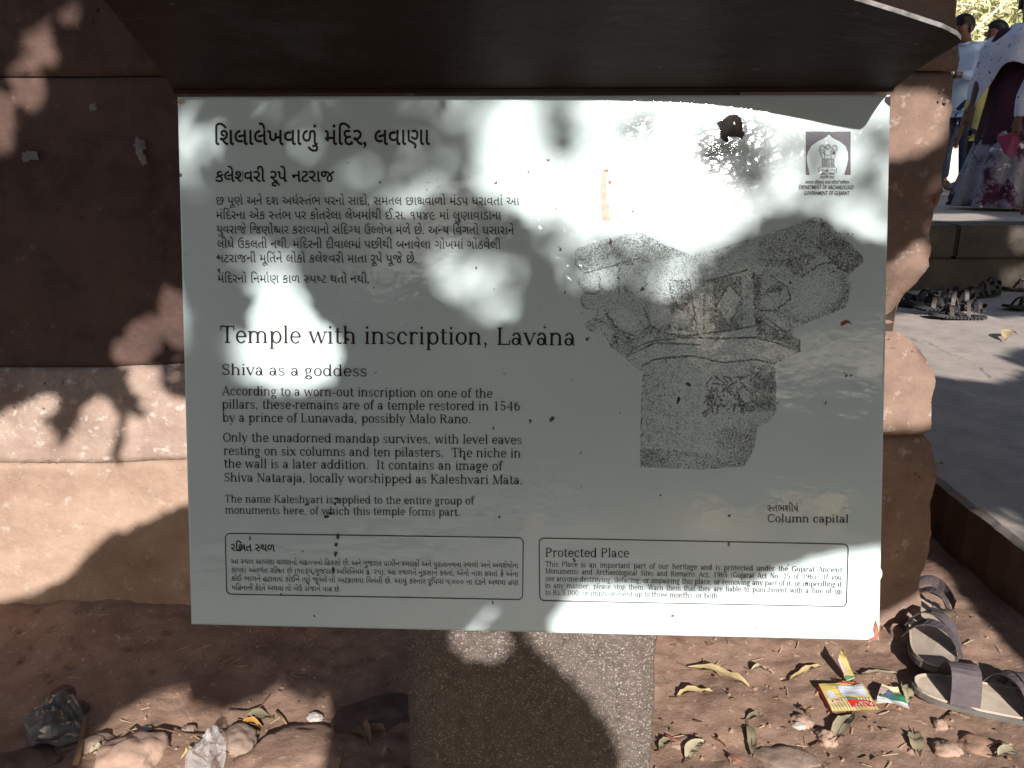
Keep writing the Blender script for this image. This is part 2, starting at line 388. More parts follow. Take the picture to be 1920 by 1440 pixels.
# ------------------------------------------------------------------ printing on the panel
class Ink:
    def __init__(s): s.V = []; s.F = []; s.z = 0
    def poly(s, pts, tris=None):
        n = len(s.V); s.V += [(x, y, s.z) for x, y in pts]; s.z += 2e-7
        s.F += ([tuple(range(n, n + len(pts)))] if tris is None else [tuple(i + n for i in t) for t in tris])
def bar(x0, y0, x1, y1, w_):
    d = math.hypot(x1 - x0, y1 - y0) or 1; nx_, ny_ = -(y1 - y0) / d * w_ / 2, (x1 - x0) / d * w_ / 2
    return [(x0 + nx_, y0 + ny_), (x0 - nx_, y0 - ny_), (x1 - nx_, y1 - ny_), (x1 + nx_, y1 + ny_)]
def arc(cx, cy, rx, ry, a0, a1, wh, wv):
    """elliptic stroke; wh = weight where it runs vertically (sides), wv = at top and bottom"""
    n = max(5, int(abs(a1 - a0) / 20)); o = []; i_ = []
    for k in range(n + 1):
        a = R(a0 + (a1 - a0) * k / n); c, s_ = math.cos(a), math.sin(a); h = (wh * c * c + wv * s_ * s_) / 2
        o.append((cx + (rx + h) * c, cy + (ry + h) * s_)); i_.append((cx + (rx - h) * c, cy + (ry - h) * s_))
    P = []
    for k in range(n): P.append([o[k], o[k + 1], i_[k + 1], i_[k]])
    return P
SW, HW, SH = 100, 54, 44
def v(x, y0, y1, w_=SW): return [bar(x, y0, x, y1, w_)]
def h(x0, x1, y, w_=HW): return [bar(x0, y, x1, y, w_)]
def s(x, y, l=95, r=95): return [bar(x - l, y + (SH / 2 if y < 250 else -SH / 2), x + r, y + (SH / 2 if y < 250 else -SH / 2), SH)]
def d(x0, y0, x1, y1, w_=SW): return [bar(x0, y0, x1, y1, w_)]
def dot(x, y, r=50): return [[(x + r * math.cos(2 * math.pi * k / 8), y + r * math.sin(2 * math.pi * k / 8)) for k in range(8)]]
def ring(cx, cy, rx, ry, a0=0, a1=360, wh=SW, wv=HW): return arc(cx, cy, rx - wh / 2, ry - wv / 2, a0, a1, wh, wv)
def arch(x0, x1, y): return ring((x0 + x1) / 2, y, (x1 - x0) / 2 + SW / 2, 165, 0, 175)
G = {
 'a': (560, ring(250, 330, 185, 170, 5, 150) + v(400, 70, 340) + arc(455, 70, 55, 55, 180, 320, 60, 34) + ring(225, 145, 185, 155) + dot(115, 390, 38)),
 'b': (620, v(140, 0, 720) + s(140, 720, 95, 0) + ring(345, 245, 235, 258)),
 'c': (540, ring(290, 245, 240, 258, 45, 320) + dot(445, 375)),
 'd': (640, ring(275, 245, 235, 258) + v(480, 0, 720) + s(480, 720, 95, 0) + s(480, 0, 0, 110)),
 'e': (560, ring(285, 245, 240, 258, 0, 322) + h(70, 500, 262)),
 'f': (370, v(180, 0, 570) + arc(295, 570, 115, 140, 55, 180, SW, HW) + h(50, 350, 473, 34) + s(180, 0) + dot(360, 660, 42)),
 'g': (560, ring(245, 325, 195, 178) + ring(265, -95, 225, 120) + d(150, 180, 140, 30, 40) + arc(190, 70, 70, 50, 150, 270, 40, 40) + d(190, 22, 380, 10, 60) + d(380, 430, 520, 485, 45)),
 'h': (660, v(140, 0, 720) + s(140, 720, 95, 0) + s(140, 0) + arch(140, 490, 330) + v(490, 0, 340) + s(490, 0)),
 'i': (310, v(155, 0, 490) + s(155, 490, 95, 0) + s(155, 0) + dot(150, 655, 55)),
 'j': (300, v(160, -110, 490) + s(160, 490, 95, 0) + arc(70, -110, 90, 90, -120, 0, SW, HW) + dot(155, 655, 55) + dot(20, -180, 40)),
 'k': (620, v(140, 0, 720) + s(140, 720, 95, 0) + s(140, 0) + d(160, 190, 440, 470, 44) + d(260, 290, 480, 20) + s(440, 490, 90, 90) + s(500, 0, 90, 90)),
 'l': (310, v(155, 0, 720) + s(155, 720, 95, 0) + s(155, 0)),
 'm': (970, v(140, 0, 490) + s(140, 490, 95, 0) + s(140, 0) + arch(140, 470, 330) + v(470, 0, 340) + s(470, 0) + arch(470, 800, 330) + v(800, 0, 340) + s(800, 0)),
 'n': (660, v(140, 0, 490) + s(140, 490, 95, 0) + s(140, 0) + arch(140, 490, 330) + v(490, 0, 340) + s(490, 0)),
 'o': (570, ring(285, 245, 245, 258)),
 'p': (630, v(150, -220, 490) + s(150, 490, 95, 0) + [bar(55, -203, 245, -203, SH)] + ring(355, 245, 235, 258)),
 'r': (460, v(150, 0, 490) + s(150, 490, 95, 0) + s(150, 0) + arc(300, 330, 140, 140, 60, 175, SW, HW) + dot(390, 435, 48)),
 's': (480, arc(235, 360, 140, 110, 35, 265, 62, 44) + arc(240, 128, 155, 110, -145, 85, 62, 44) + d(150, 285, 320, 205, 62) + v(385, 350, 470, 30) + v(85, 20, 150, 30)),
 't': (380, v(170, 70, 620) + h(50, 340, 473, 34) + arc(260, 90, 90, 70, 180, 330, SW, HW)),
 'u': (650, v(140, 150, 490) + s(140, 490, 95, 0) + ring(315, 165, 216, 178, 180, 355) + v(490, 0, 490) + s(490, 490, 95, 0) + s(490, 0, 0, 100)),
 'v': (560, d(80, 480, 285, 10) + d(285, 10, 480, 480, 44) + s(90, 490, 85, 85) + s(475, 490, 80, 80)),
 'w': (840, d(80, 480, 260, 10) + d(260, 10, 420, 480, 44) + d(420, 480, 580, 10) + d(580, 10, 750, 480, 44) + s(90, 490, 85, 85) + s(750, 490, 80, 80)),
 'x': (580, d(90, 480, 470, 10) + d(460, 480, 110, 10, 44) + s(95, 490, 80, 80) + s(465, 490, 80, 80) + s(100, 0, 80, 80) + s(480, 0, 80, 80)),
 'y': (570, d(80, 480, 295, 20) + d(490, 480, 220, -170, 44) + s(90, 490, 85, 85) + s(480, 490, 80, 80) + dot(160, -175, 48)),
 'A': (740, d(370, 690, 640, 15) + d(370, 690, 110, 15, 44) + h(200, 530, 235) + s(110, 0, 85, 85) + s(635, 0, 105, 105)),
 'C': (710, ring(365, 340, 315, 355, 45, 318) + v(620, 520, 690, 36) + v(630, 60, 150, 30)),
 'D': (760, v(150, 0, 690) + s(150, 0, 95, 120) + s(150, 690, 95, 120) + ring(290, 345, 400, 345, -90, 90)),
 'G': (780, ring(370, 340, 320, 355, 45, 330) + v(620, 520, 690, 36) + v(640, 40, 290) + s(640, 310, 110, 100)),
 'I': (370, v(185, 0, 690) + s(185, 0, 110, 110) + s(185, 690, 110, 110)),
 'K': (760, v(160, 0, 690) + s(160, 0, 105, 105) + s(160, 690, 105, 105) + d(180, 270, 560, 670, 44) + d(310, 400, 620, 15) + s(570, 690, 100, 100) + s(640, 0, 100, 100)),
 'L': (640, v(160, 0, 690) + s(160, 0, 105, 400) + s(160, 690, 105, 105) + v(580, 0, 190, 40)),
 'M': (950, v(150, 0, 690, 44) + s(150, 0) + s(130, 690, 80, 60) + d(165, 680, 470, 20) + d(470, 20, 770, 680, 44) + v(790, 0, 690) + s(790, 0, 105, 105) + s(820, 690, 60, 80)),
 'N': (790, v(150, 0, 690, 44) + s(150, 0) + s(130, 690, 80, 60) + d(150, 680, 630, 15) + v(640, 0, 690, 44) + s(640, 690, 95, 95)),
 'O': (760, ring(380, 340, 340, 358)),
 'P': (660, v(160, 0, 690) + s(160, 0, 105, 120) + s(160, 690, 105, 150) + ring(330, 500, 270, 190, -90, 90) + h(160, 340, 328)),
 'R': (750, v(160, 0, 690) + s(160, 0, 105, 105) + s(160, 690, 105, 150) + ring(340, 510, 260, 180, -90, 90) + h(160, 350, 345) + d(380, 340, 580, 30) + s(640, 0, 80, 90)),
 'S': (590, arc(290, 505, 175, 150, 30, 262, 74, 48) + arc(295, 185, 195, 158, -150, 82, 74, 48) + d(180, 400, 400, 295, 78) + v(480, 520, 690, 34) + v(95, 10, 190, 34)),
 'T': (700, v(350, 0, 690) + s(350, 0, 115, 115) + s(350, 690, 290, 290) + d(75, 690, 55, 500, 44) + d(625, 690, 645, 500, 44)),
 'W': (1000, d(90, 680, 300, 10) + d(300, 10, 500, 680, 44) + d(500, 680, 710, 10) + d(710, 10, 910, 680, 44) + s(100, 690, 95, 95) + s(500, 690, 90, 90) + s(910, 690, 85, 85)),
 '0': (620, ring(310, 340, 245, 358)),
 '1': (620, v(320, 0, 690) + s(320, 0, 130, 130) + d(320, 680, 180, 620, 44)),
 '2': (620, arc(300, 490, 180, 170, -20, 165, SW, HW) + d(465, 420, 120, 30, 64) + h(100, 530, 32, 60) + v(520, 0, 150, 34)),
 '3': (620, arc(300, 520, 160, 150, -80, 150, SW, HW) + arc(300, 190, 190, 180, -155, 80, SW, HW)),
 '4': (620, v(410, 0, 690) + d(400, 680, 80, 220, 44) + h(70, 540, 210, 44) + s(410, 0, 100, 100)),
 '5': (620, v(150, 360, 690, 44) + h(130, 490, 660, 64) + arc(300, 220, 190, 190, -155, 140, SW, HW)),
 '6': (620, ring(315, 215, 235, 225) + arc(420, 330, 305, 340, 95, 185, SW, HW)),
 '9': (620, ring(305, 475, 235, 225) + arc(200, 360, 305, 340, -85, 5, SW, HW)),
 ',': (310, dot(140, 45, 55) + d(175, 30, 110, -120, 42)), '.': (310, dot(140, 50, 55)), '-': (400, h(70, 330, 225, 60)),
 '(': (360, arc(340, 260, 230, 430, 130, 230, 60, 40)), ')': (360, arc(20, 260, 230, 430, -50, 50, 60, 40)), ' ': (310, []),
}
def latin_line(txt, squeeze=1.0):
    """list of (polys, advance, is_space)"""
    out = []
    for ch in txt:
        adv, P = G[ch]; out.append(([[(x / 690, y / 690) for x, y in p] for p in P], adv / 690 * .97, ch == ' '))
    return out
# Gujarati / Devanagari / plain sans outlines come from Blender's own built-in font
_gc = {}
def glyph(ch, bold=0.0):
    k_ = (ch, bold)
    if k_ in _gc: return _gc[k_]
    c = bpy.data.curves.new('t', 'FONT'); c.resolution_u = 2; c.offset = bold; c.body = ch
    o = bpy.data.objects.new('t', c); COL.objects.link(o)
    me = o.to_mesh(); vs_ = [(q.co.x, q.co.y) for q in me.vertices]; fs = [tuple(p.vertices) for p in me.polygons]; o.to_mesh_clear()
    def xm(t):
        c.offset = 0; c.body = t; m = o.to_mesh(); r = max((q.co.x for q in m.vertices), default=0); o.to_mesh_clear(); return r
    adv = xm(ch + 'X') - xm('X'); bpy.data.objects.remove(o); bpy.data.curves.remove(c)
    _gc[k_] = (vs_, fs, adv); return _gc[k_]
def half(ch, bold):
    """the half form: the letter without its right-hand stem"""
    k_ = ('half' + ch, bold)
    if k_ in _gc: return _gc[k_]
    vs_, fs, adv = glyph(ch, bold); xm = max(x for x, y in vs_) - .160
    bm = bmesh.new(); q = [bm.verts.new((x, y, 0)) for x, y in vs_]
    for f in fs:
        try: bm.faces.new([q[i] for i in f])
        except ValueError: pass
    bmesh.ops.bisect_plane(bm, geom=bm.verts[:] + bm.edges[:] + bm.faces[:], plane_co=(xm, 0, 0), plane_no=(1, 0, 0), clear_outer=True)
    bm.verts.index_update(); r = ([(a.co.x, a.co.y) for a in bm.verts], [tuple(a.index for a in f.verts) for f in bm.faces], xm + .02); bm.free()
    _gc[k_] = r; return r
VIR = '્'; MAT = 'ાિીુૂેોંૈૌઃ'
def indic_line(txt, bold=0.0, gap=.0):
    out = []; i = 0; n = len(txt)
    def put(lst, g, x, y=0, sx=1, sy=1): lst.append(([(x + a * sx, y + b * sy) for a, b in g[0]], g[1]))
    while i < n:
        ch = txt[i]
        if ch == ' ': out.append(([], .30, True)); i += 1; continue
        parts = []; cons = [ch]; i += 1; reph = False; rak = False
        while i + 1 < n and txt[i] == VIR:
            cons.append(txt[i + 1]); i += 2
        mats_ = []
        while i < n and txt[i] in MAT: mats_.append(txt[i]); i += 1
        if len(cons) > 1 and cons[0] == 'ર': reph = True; cons = cons[1:]
        if len(cons) > 1 and cons[-1] == 'ર': rak = True; cons = cons[:-1]
        x = 0
        if 'િ' in mats_: g = glyph('િ', bold); put(parts, g, 0, 0); x += g[2]
        if cons == ['દ', 'ય'] or cons == ['દ', 'ધ']:
            g = glyph('દ', bold); put(parts, g, x, .1, 1, .85); g2 = glyph(cons[1], bold); put(parts, g2, x + g[2] * .52, 0, .75, .9); x += g[2] * .52 + g2[2] * .75
        elif cons == ['ક', 'ષ']:
            g = glyph('ક', bold); put(parts, g, x, 0, .62, .95); g2 = glyph('ષ', bold); put(parts, g2, x + g[2] * .5, 0, .85, 1); x += g[2] * .5 + g2[2] * .85
        else:
            for c in cons[:-1]: g = half(c, bold); put(parts, g, x); x += g[2]
            g = glyph(cons[-1], bold); put(parts, g, x); x1 = x + g[2]
            if rak:
                parts.append(([(a + x, b) for a, b in bar(g[2] * .2, .02, g[2] * .72, .2, .07 + bold * 2)], [(0, 1, 2, 3)]))
            x = x1
        for m_ in mats_:
            if m_ == 'િ': continue
            for mm in {'ો': 'ાે', 'ૌ': 'ાૈ'}.get(m_, m_):
                g = glyph(mm, bold); put(parts, g, x, 0); x += g[2]
        if reph:
            for p in arc(x - .15, .74, .085, .1, 60, 270, .055, .05): parts.append((p, [(0, 1, 2, 3)]))
        out.append((parts, x + gap, False))
    return out
def set_line(txt, a, b, size, kind='latin', bold=0.0, fit='all', label=None, name='lettering'):
    """print one line with its baseline from panel point a to b (photo measure); size = cap height in metres"""
    A, B = at_p(*a, .0006), at_p(*b, .0006); ux = (B - A).normalized(); length = (B - A).length
    uy = PN.cross(ux); uy = uy if uy.z > 0 else -uy
    if kind == 'latin': G_ = latin_line(txt)
    else: G_ = indic_line(txt, bold)
    nat = sum(g[1] for g in G_) * size; spaces = sum(1 for g in G_ if g[2])
    sx = length / nat; extra = 0
    if fit == 'space' and spaces: sx = min(.93, .93 * length / nat); extra = (length - nat * sx) / spaces
    ink = Ink(); x = 0; z = 0
    VV = []; FF = []
    for parts, adv, sp in G_:
        for p in parts:
            pts, tris = (p, None) if kind == 'latin' else p
            n = len(VV); z += 1.5e-7
            for (gx, gy) in pts: VV.append(A + ux * ((x + gx) * size * sx if fit != 'space' else (x * size * sx + gx * size * sx)) + uy * (gy * size) + PN * z)
            if tris is None: FF.append(tuple(range(n, n + len(pts))))
            else: FF += [tuple(n + i for i in t) for t in tris]
        x += adv + (extra / (size * sx) if sp else 0)
    o = me_obj(name, VV, FF, M['ink'], sign)
    if label: o['label'] = label
    return o
PXM = .66 / 1330
LN = [
 ('latin', 'Temple with inscription, Lavana', (412, 643), (1080, 648), 33, 'all', 0),
 ('latin', 'Shiva as a goddess', (415, 703), (689, 706), 21.5, 'all', 0),
 ('latin', 'According to a worn-out inscription on one of the', (416, 741), (924, 746), 17.5, 'all', 0),
 ('latin', 'pillars, these remains are of a temple restored in 1546', (416, 766), (976, 770), 17.5, 'all', 0),
 ('latin', 'by a prince of Lunavada, possibly Malo Rano.', (417, 791), (884, 794), 17.5, 'all', 0),
 ('latin', 'Only the unadorned mandap survives, with level eaves', (418, 828), (979, 833), 17.5, 'all', 0),
 ('latin', 'resting on six columns and ten pilasters.  The niche in', (419, 853), (977, 858), 17.5, 'all', 0),
 ('latin', 'the wall is a later addition.  It contains an image of', (420, 877), (942, 882), 17.5, 'all', 0),
 ('latin', 'Shiva Nataraja, locally worshipped as Kaleshvari Mata.', (420, 903), (981, 908), 17.5, 'all', 0),
 ('latin', 'The name Kaleshvari is applied to the entire group of', (421, 942), (889, 946), 15, 'all', 0),
 ('latin', 'monuments here, of which this temple forms part.', (422, 963), (864, 967), 15, 'all', 0),
 ('latin', 'Protected Place', (1022, 1044), (1180, 1045), 17.5, 'all', 0),
 ('latin', 'This Place is an important part of our heritage and is protected under the Gujarat Ancient', (1022, 1062), (1579, 1073), 10.5, 'space', 0),
 ('latin', 'Monuments and Archaeological Sites and Remains Act, 1965 (Gujarat Act No. 25 of 1965). If you', (1022, 1075), (1578, 1087), 10.5, 'space', 0),
 ('latin', 'see anyone destroying, defacing, or impairing this place, or removing any part of it, or imperilling it', (1022, 1089), (1578, 1100), 10.5, 'all', 0),
 ('latin', 'in any manner, please stop them. Warn them that they are liable to punishment with a fine of up', (1022, 1102), (1578, 1113), 10.5, 'space', 0),
 ('latin', 'to Rs.5,000, or imprisonment up to three months, or both.', (1022, 1115), (1349, 1122), 10.5, 'all', 0),
 ('latin', 'Column capital', (1438, 979), (1591, 980), 15.5, 'all', 0),
 ('ind', 'શિલાલેખવાળું મંદિર, લવાણા', (401, 272), (806, 272), 46, 'all', .012),
 ('ind', 'કલેશ્વરી રૂપે નટરાજ', (404, 341), (627, 341), 33, 'all', .014),
 ('ind', 'છ પૂર્ણ અને દશ અર્ધસ્તંભ પરનો સાદો, સમતલ છાદ્યવાળો મંડપ ધરાવતાં આ', (405, 384), (974, 385), 24, 'all', 0),
 ('ind', 'મંદિરના એક સ્તંભ પર કોતરેલા લેખમાંથી ઈ.સ. ૧૫૪૯ માં લુણાવાડાના', (405, 411), (940, 412), 24, 'all', 0),
 ('ind', 'યુવરાજે જિર્ણોદ્ધાર કરાવ્યાનો સંદિગ્ધ ઉલ્લેખ મળે છે. અન્ય વિગતો ઘસારાને', (406, 438), (964, 440), 24, 'all', 0),
 ('ind', 'લીધે ઉકલતી નથી. મંદિરની દીવાલમાં પછીથી બનાવેલા ગોખમાં ગોઠવેલી', (407, 465), (939, 467), 24, 'all', 0),
 ('ind', 'નટરાજની મૂર્તિને લોકો કલેશ્વરી માતા રૂપે પૂજે છે.', (408, 492), (782, 493), 24, 'all', 0),
 ('ind', 'મંદિરનો નિર્માણ કાળ સ્પષ્ટ થતો નથી.', (408, 530), (693, 531), 24, 'all', 0),
 ('ind', 'રક્ષિત સ્થળ', (433, 1033), (516, 1034), 23, 'all', .012),
 ('ind', 'આ સ્થળ આપણા વારસાનો મહત્ત્વનો હિસ્સો છે, અને ગુજરાત પ્રાચીન સ્મારકો અને પુરાતત્ત્વના સ્થળો અને અવશેષોના', (433, 1057), (972, 1065), 15.5, 'all', 0),
 ('ind', 'કાયદા અંતર્ગત રક્ષિત છે (૧૯૬૫,ગુજરાત અધિનિયમ ક્ર. ૨૫). આ સ્થળને નુકસાન કરતાં, એનો નાશ કરતાં કે એના', (434, 1073), (972, 1081), 15.5, 'all', 0),
 ('ind', 'કોઈ ભાગને હટાવતાં કોઈને તમે જુઓ તો અટકાવવા વિનંતી છે. આવું કરનાર રૂપિયા ૫,૦૦૦ ના દંડને અથવા ત્રણ', (434, 1089), (972, 1097), 15.5, 'all', 0),
 ('ind', 'મહિનાની કેદને અથવા તો બેઉ સજાને પાત્ર છે.', (435, 1106), (639, 1109), 15.5, 'all', 0),
 ('ind', 'સ્તંભશીર્ષ', (1438, 959), (1497, 959), 20, 'all', 0),
 ('ind', 'DEPARTMENT OF ARCHAEOLOGY', (1498, 355), (1601, 355), 10.5, 'all', .006),
 ('ind', 'GOVERNMENT OF GUJARAT', (1507, 366), (1592, 366), 10.5, 'all', .006),
 ('ind', 'सत्यमेव जयते', (1538, 335), (1564, 335), 7, 'all', 0),
 ('ind', 'असतमा विमुश्यतु सततं सिदधि भविष्यम', (1509, 345), (1592, 345), 8, 'all', 0),
]
for k_, t_, a_, b_, sz, ft, bo in LN:
    set_line(t_, a_, b_, sz * PXM, k_, bo, ft)

def stroke_vf(pts, w_m, close=False, off=.0006):
    """a printed line of constant weight through panel points given in photo measure"""
    P = [at_p(*p, off) for p in pts]; n = len(P); V = []; F = []
    for i, p in enumerate(P):
        a = P[(i - 1) % n] if (close or i > 0) else p; b = P[(i + 1) % n] if (close or i < n - 1) else p
        t = (b - a).normalized(); nn = PN.cross(t) * w_m / 2; V += [p + nn, p - nn]
    for i in range(n if close else n - 1):
        j = (i + 1) % n; F.append((2 * i, 2 * i + 1, 2 * j + 1, 2 * j))
    return V, F
def rrect(c, r=9):
    (ax, ay), (bx, by), (cx_, cy_), (dx, dy) = c; pts = []
    for (x, y), sx, sy, a0 in ((c[0], 1, 1, 180), (c[1], -1, 1, 270), (c[2], -1, -1, 0), (c[3], 1, -1, 90)):
        for k in range(5):
            a = R(a0 + 90 * k / 4); pts.append((x + sx * r + r * math.cos(a), y + sy * r + r * math.sin(a)))
    return pts
for c in (((423, 1000), (981, 1008), (980, 1124), (425, 1114)), ((1011, 1009), (1590, 1020), (1587, 1137), (1012, 1126))):
    me_obj('printed_border', *stroke_vf(rrect(c), 1.7 * PXM, True), M['ink'], sign)

# --- emblem: arch spandrels and the lion capital drawn in fine line
def ppoly(name, polys, mt=M['ink'], off=.0006, label=None, parent=sign, jit=0):
    V = []; F = []
    for q, p in enumerate(polys):
        n = len(V); V += [at_p(*c, off + q * 2e-7) for c in p]; F.append(tuple(range(n, n + len(p))))
    o = me_obj(name, V, F, mt, parent)
    if label: o['label'] = label
    return o
M['ink2'] = mat('ink_screen', (.035, .028, .05), (.10, .085, .13), 900, rough=.4)
archL = [(1555, 251), (1548, 258), (1535, 264), (1522, 273), (1515, 284), (1512, 296), (1514, 310), (1518, 328)]
archR = [(1553 + (1553 - x) + 1, y) for x, y in archL]
archR = [(1554, 251), (1561, 258), (1575, 265), (1586, 274), (1590, 285), (1591, 297), (1588, 311), (1583, 328)]
pol = []
for i in range(len(archL) - 1):
    (x0_, y0_), (x1_, y1_) = archL[i], archL[i + 1]; pol.append([(1511, y0_), (x0_, y0_), (x1_, y1_), (1511, y1_)])
    (x0_, y0_), (x1_, y1_) = archR[i], archR[i + 1]; pol.append([(x0_, y0_), (1594.5, y0_), (1594.5, y1_), (x1_, y1_)])
pol.append([(1511, 247), (1594.5, 247), (1594.5, 251), (1511, 251)])
ppoly('printed_arch', pol, M['ink2'])
A = Acc(); fw = .42 * PXM * 1.6
def es(*pts): A.add(stroke_vf([(1480 + x / 9, 220 + y / 9) for x, y in pts], fw))
for cx_, cy_, r_ in ((650, 500, 45), (555, 520, 50), (760, 520, 50)):     # heads with manes
    for rr in (r_, r_ * .6):
        es(*[(cx_ + rr * math.cos(a * .7), cy_ + rr * 1.05 * math.sin(a * .7)) for a in range(10)])
es((480, 545), (520, 580), (530, 640), (560, 700), (640, 700), (740, 700), (770, 650), (780, 590), (810, 545))
es((560, 590), (640, 650), (740, 590)); es((590, 560), (600, 690)); es((700, 560), (705, 690)); es((530, 620), (620, 560)); es((770, 620), (690, 560))
for x in (555, 590, 625, 665, 705, 740): es((x, 700), (x - 6, 770), (x + 3, 830)); es((x + 14, 700), (x + 10, 770), (x + 18, 830))
es((500, 840), (790, 840)); es((490, 860), (500, 930), (540, 965), (640, 975), (750, 965), (790, 925), (795, 860)); es((520, 950), (760, 950))
es(*[(632 + 26 * math.cos(a * .7), 900 + 26 * math.sin(a * .7)) for a in range(10)]); es(*[(632 + 10 * math.cos(a * .9), 900 + 10 * math.sin(a * .9)) for a in range(8)])
es((520, 900), (560, 880), (590, 905), (570, 930)); es((680, 905), (710, 880), (760, 890), (770, 925)); es((540, 945), (600, 935)); es((670, 935), (740, 942))
A.build('printed_emblem', M['ink2'], sign)

# --- stippled drawing of the column capital
def inside(poly, X, Y):
    r = np.zeros(X.shape, bool); n = len(poly); j = n - 1
    for i in range(n):
        xi, yi = poly[i]; xj, yj = poly[j]
        with np.errstate(divide='ignore', invalid='ignore'):
            c = ((yi > Y) != (yj > Y)) & (X < (xj - xi) * (Y - yi) / ((yj - yi) or 1e-9) + xi)
        r ^= c; j = i
    return r
def distseg(X, Y, pts):
    D = np.full(X.shape, 1e9)
    for (x0_, y0_), (x1_, y1_) in zip(pts, pts[1:]):
        dx, dy = x1_ - x0_, y1_ - y0_; t = np.clip(((X - x0_) * dx + (Y - y0_) * dy) / (dx * dx + dy * dy), 0, 1)
        D = np.minimum(D, np.hypot(X - x0_ - t * dx, Y - y0_ - t * dy))
    return D
SIL = [(105, 250), (130, 232), (300, 180), (440, 150), (560, 215), (700, 270), (800, 250), (900, 222), (1080, 175), (1220, 125), (1350, 75), (1380, 78), (1480, 160), (1605, 285), (1598, 312), (1525, 375), (1538, 400), (1535, 460), (1510, 545), (1420, 580), (1240, 650), (1230, 690), (1275, 712), (1275, 775), (1200, 805), (1143, 838), (1150, 960), (1150, 1080), (1110, 1140), (1050, 1165), (1045, 1230), (1030, 1290), (980, 1370), (760, 1385), (445, 1372), (446, 1100), (455, 878), (400, 840), (355, 795), (290, 750), (262, 690), (165, 662), (155, 632), (212, 592), (215, 562), (140, 548), (135, 490), (150, 470), (110, 410), (150, 372), (105, 320)]
REG = [([(1380, 80), (1600, 282), (1597, 315), (1525, 372), (1365, 225)], .85), ([(1060, 180), (1350, 78), (1380, 240), (1180, 330), (1060, 330)], .55),
       ([(1180, 300), (1380, 250), (1270, 385), (1160, 330)], .8), ([(470, 460), (600, 455), (610, 560), (560, 600), (470, 500)], .3),
       ([(600, 400), (705, 400), (700, 565), (640, 550), (612, 560)], .85), ([(770, 400), (970, 380), (975, 660), (770, 690)], .8),
       ([(905, 420), (972, 500), (905, 642), (838, 540)], .3), ([(780, 410), (830, 410), (830, 680), (780, 690)], .45), ([(975, 370), (1030, 360), (1040, 640), (975, 655)], .35),
       ([(1032, 370), (1075, 380), (1075, 590), (1045, 620)], .85), ([(1070, 480), (1150, 410), (1210, 430), (1180, 470), (1090, 500)], .9),
       ([(1045, 590), (1150, 590), (1230, 690), (1275, 712), (1275, 770), (1180, 720), (1050, 695)], .85), ([(110, 410), (150, 372), (230, 380), (240, 480), (150, 470)], .6),
       ([(155, 632), (212, 592), (300, 640), (430, 700), (470, 690), (380, 790), (290, 750), (262, 690), (165, 662)], .6), ([(490, 620), (620, 690), (760, 690), (560, 720), (470, 690)], .8),
       ([(340, 380), (480, 390), (600, 420), (480, 470), (330, 460)], .22), ([(230, 480), (440, 530), (490, 640), (430, 690), (300, 560)], .28), ([(105, 250), (430, 155), (800, 250), (560, 300), (150, 355)], .7),
       ([(445, 1270), (700, 1290), (980, 1330), (960, 1372), (760, 1385), (445, 1372)], .75), ([(820, 1180), (1040, 1170), (1030, 1290), (980, 1370), (850, 1340)], .6),
       ([(1010, 850), (1145, 850), (1150, 1080), (1010, 1080)], .6), ([(455, 880), (760, 850), (760, 1280), (446, 1260)], .42), ([(1430, 540), (1538, 400), (1510, 545), (1400, 590)], .75),
       ([(1080, 380), (1180, 320), (1270, 400), (1150, 400)], .3)]
LIN = [[(110, 322), (150, 368), (330, 320), (450, 285)], [(330, 320), (335, 470)], [(370, 790), (440, 740), (520, 716), (700, 700), (850, 705), (1040, 700), (1160, 730), (1275, 775)], [(375, 800), (520, 728), (760, 738)],
       [(450, 850), (520, 815), (700, 795), (880, 830), (1040, 815), (1140, 835)], [(460, 545), (500, 640), (560, 680), (700, 690), (1040, 640)], [(270, 575), (330, 660), (430, 700), (490, 640)],
       [(838, 540), (905, 420), (972, 500), (905, 642), (838, 540)], [(1365, 230), (1525, 375)], [(1280, 385), (1380, 320), (1440, 310), (1525, 372)], [(1030, 360), (1045, 640)], [(830, 410), (835, 680)], [(660, 400), (665, 560)], [(700, 400), (740, 680)], [(600, 420), (612, 560)],
       [(1070, 560), (1150, 560), (1220, 500), (1210, 440), (1120, 380)], [(1050, 630), (1100, 600), (1200, 680)], [(300, 690), (330, 700), (320, 730)], [(230, 380), (235, 450)], [(860, 390), (1000, 350)]]
for k in range(70):
    x = random.uniform(790, 1120); y = random.uniform(870, 1060); a = random.uniform(0, 3.1); l = random.uniform(15, 42)
    if not (x > 1000 or y > 900): continue
    LIN.append([(x, y), (x + l * math.cos(a), y + l * math.sin(a)), (x + l * math.cos(a) + random.uniform(-18, 18), y + l * math.sin(a) + random.uniform(5, 30))])
N = 330000
X = rng.uniform(100, 1610, N); Y = rng.uniform(70, 1390, N); I = inside(SIL, X, Y); X, Y = X[I], Y[I]
den = np.full(X.shape, .30)
for p, q in REG: den[inside(p, X, Y)] = q
den *= .75 + .5 * np.array([noise.noise(Vector((a / 40, b / 40, 0))) for a, b in zip(X, Y)]) + .25
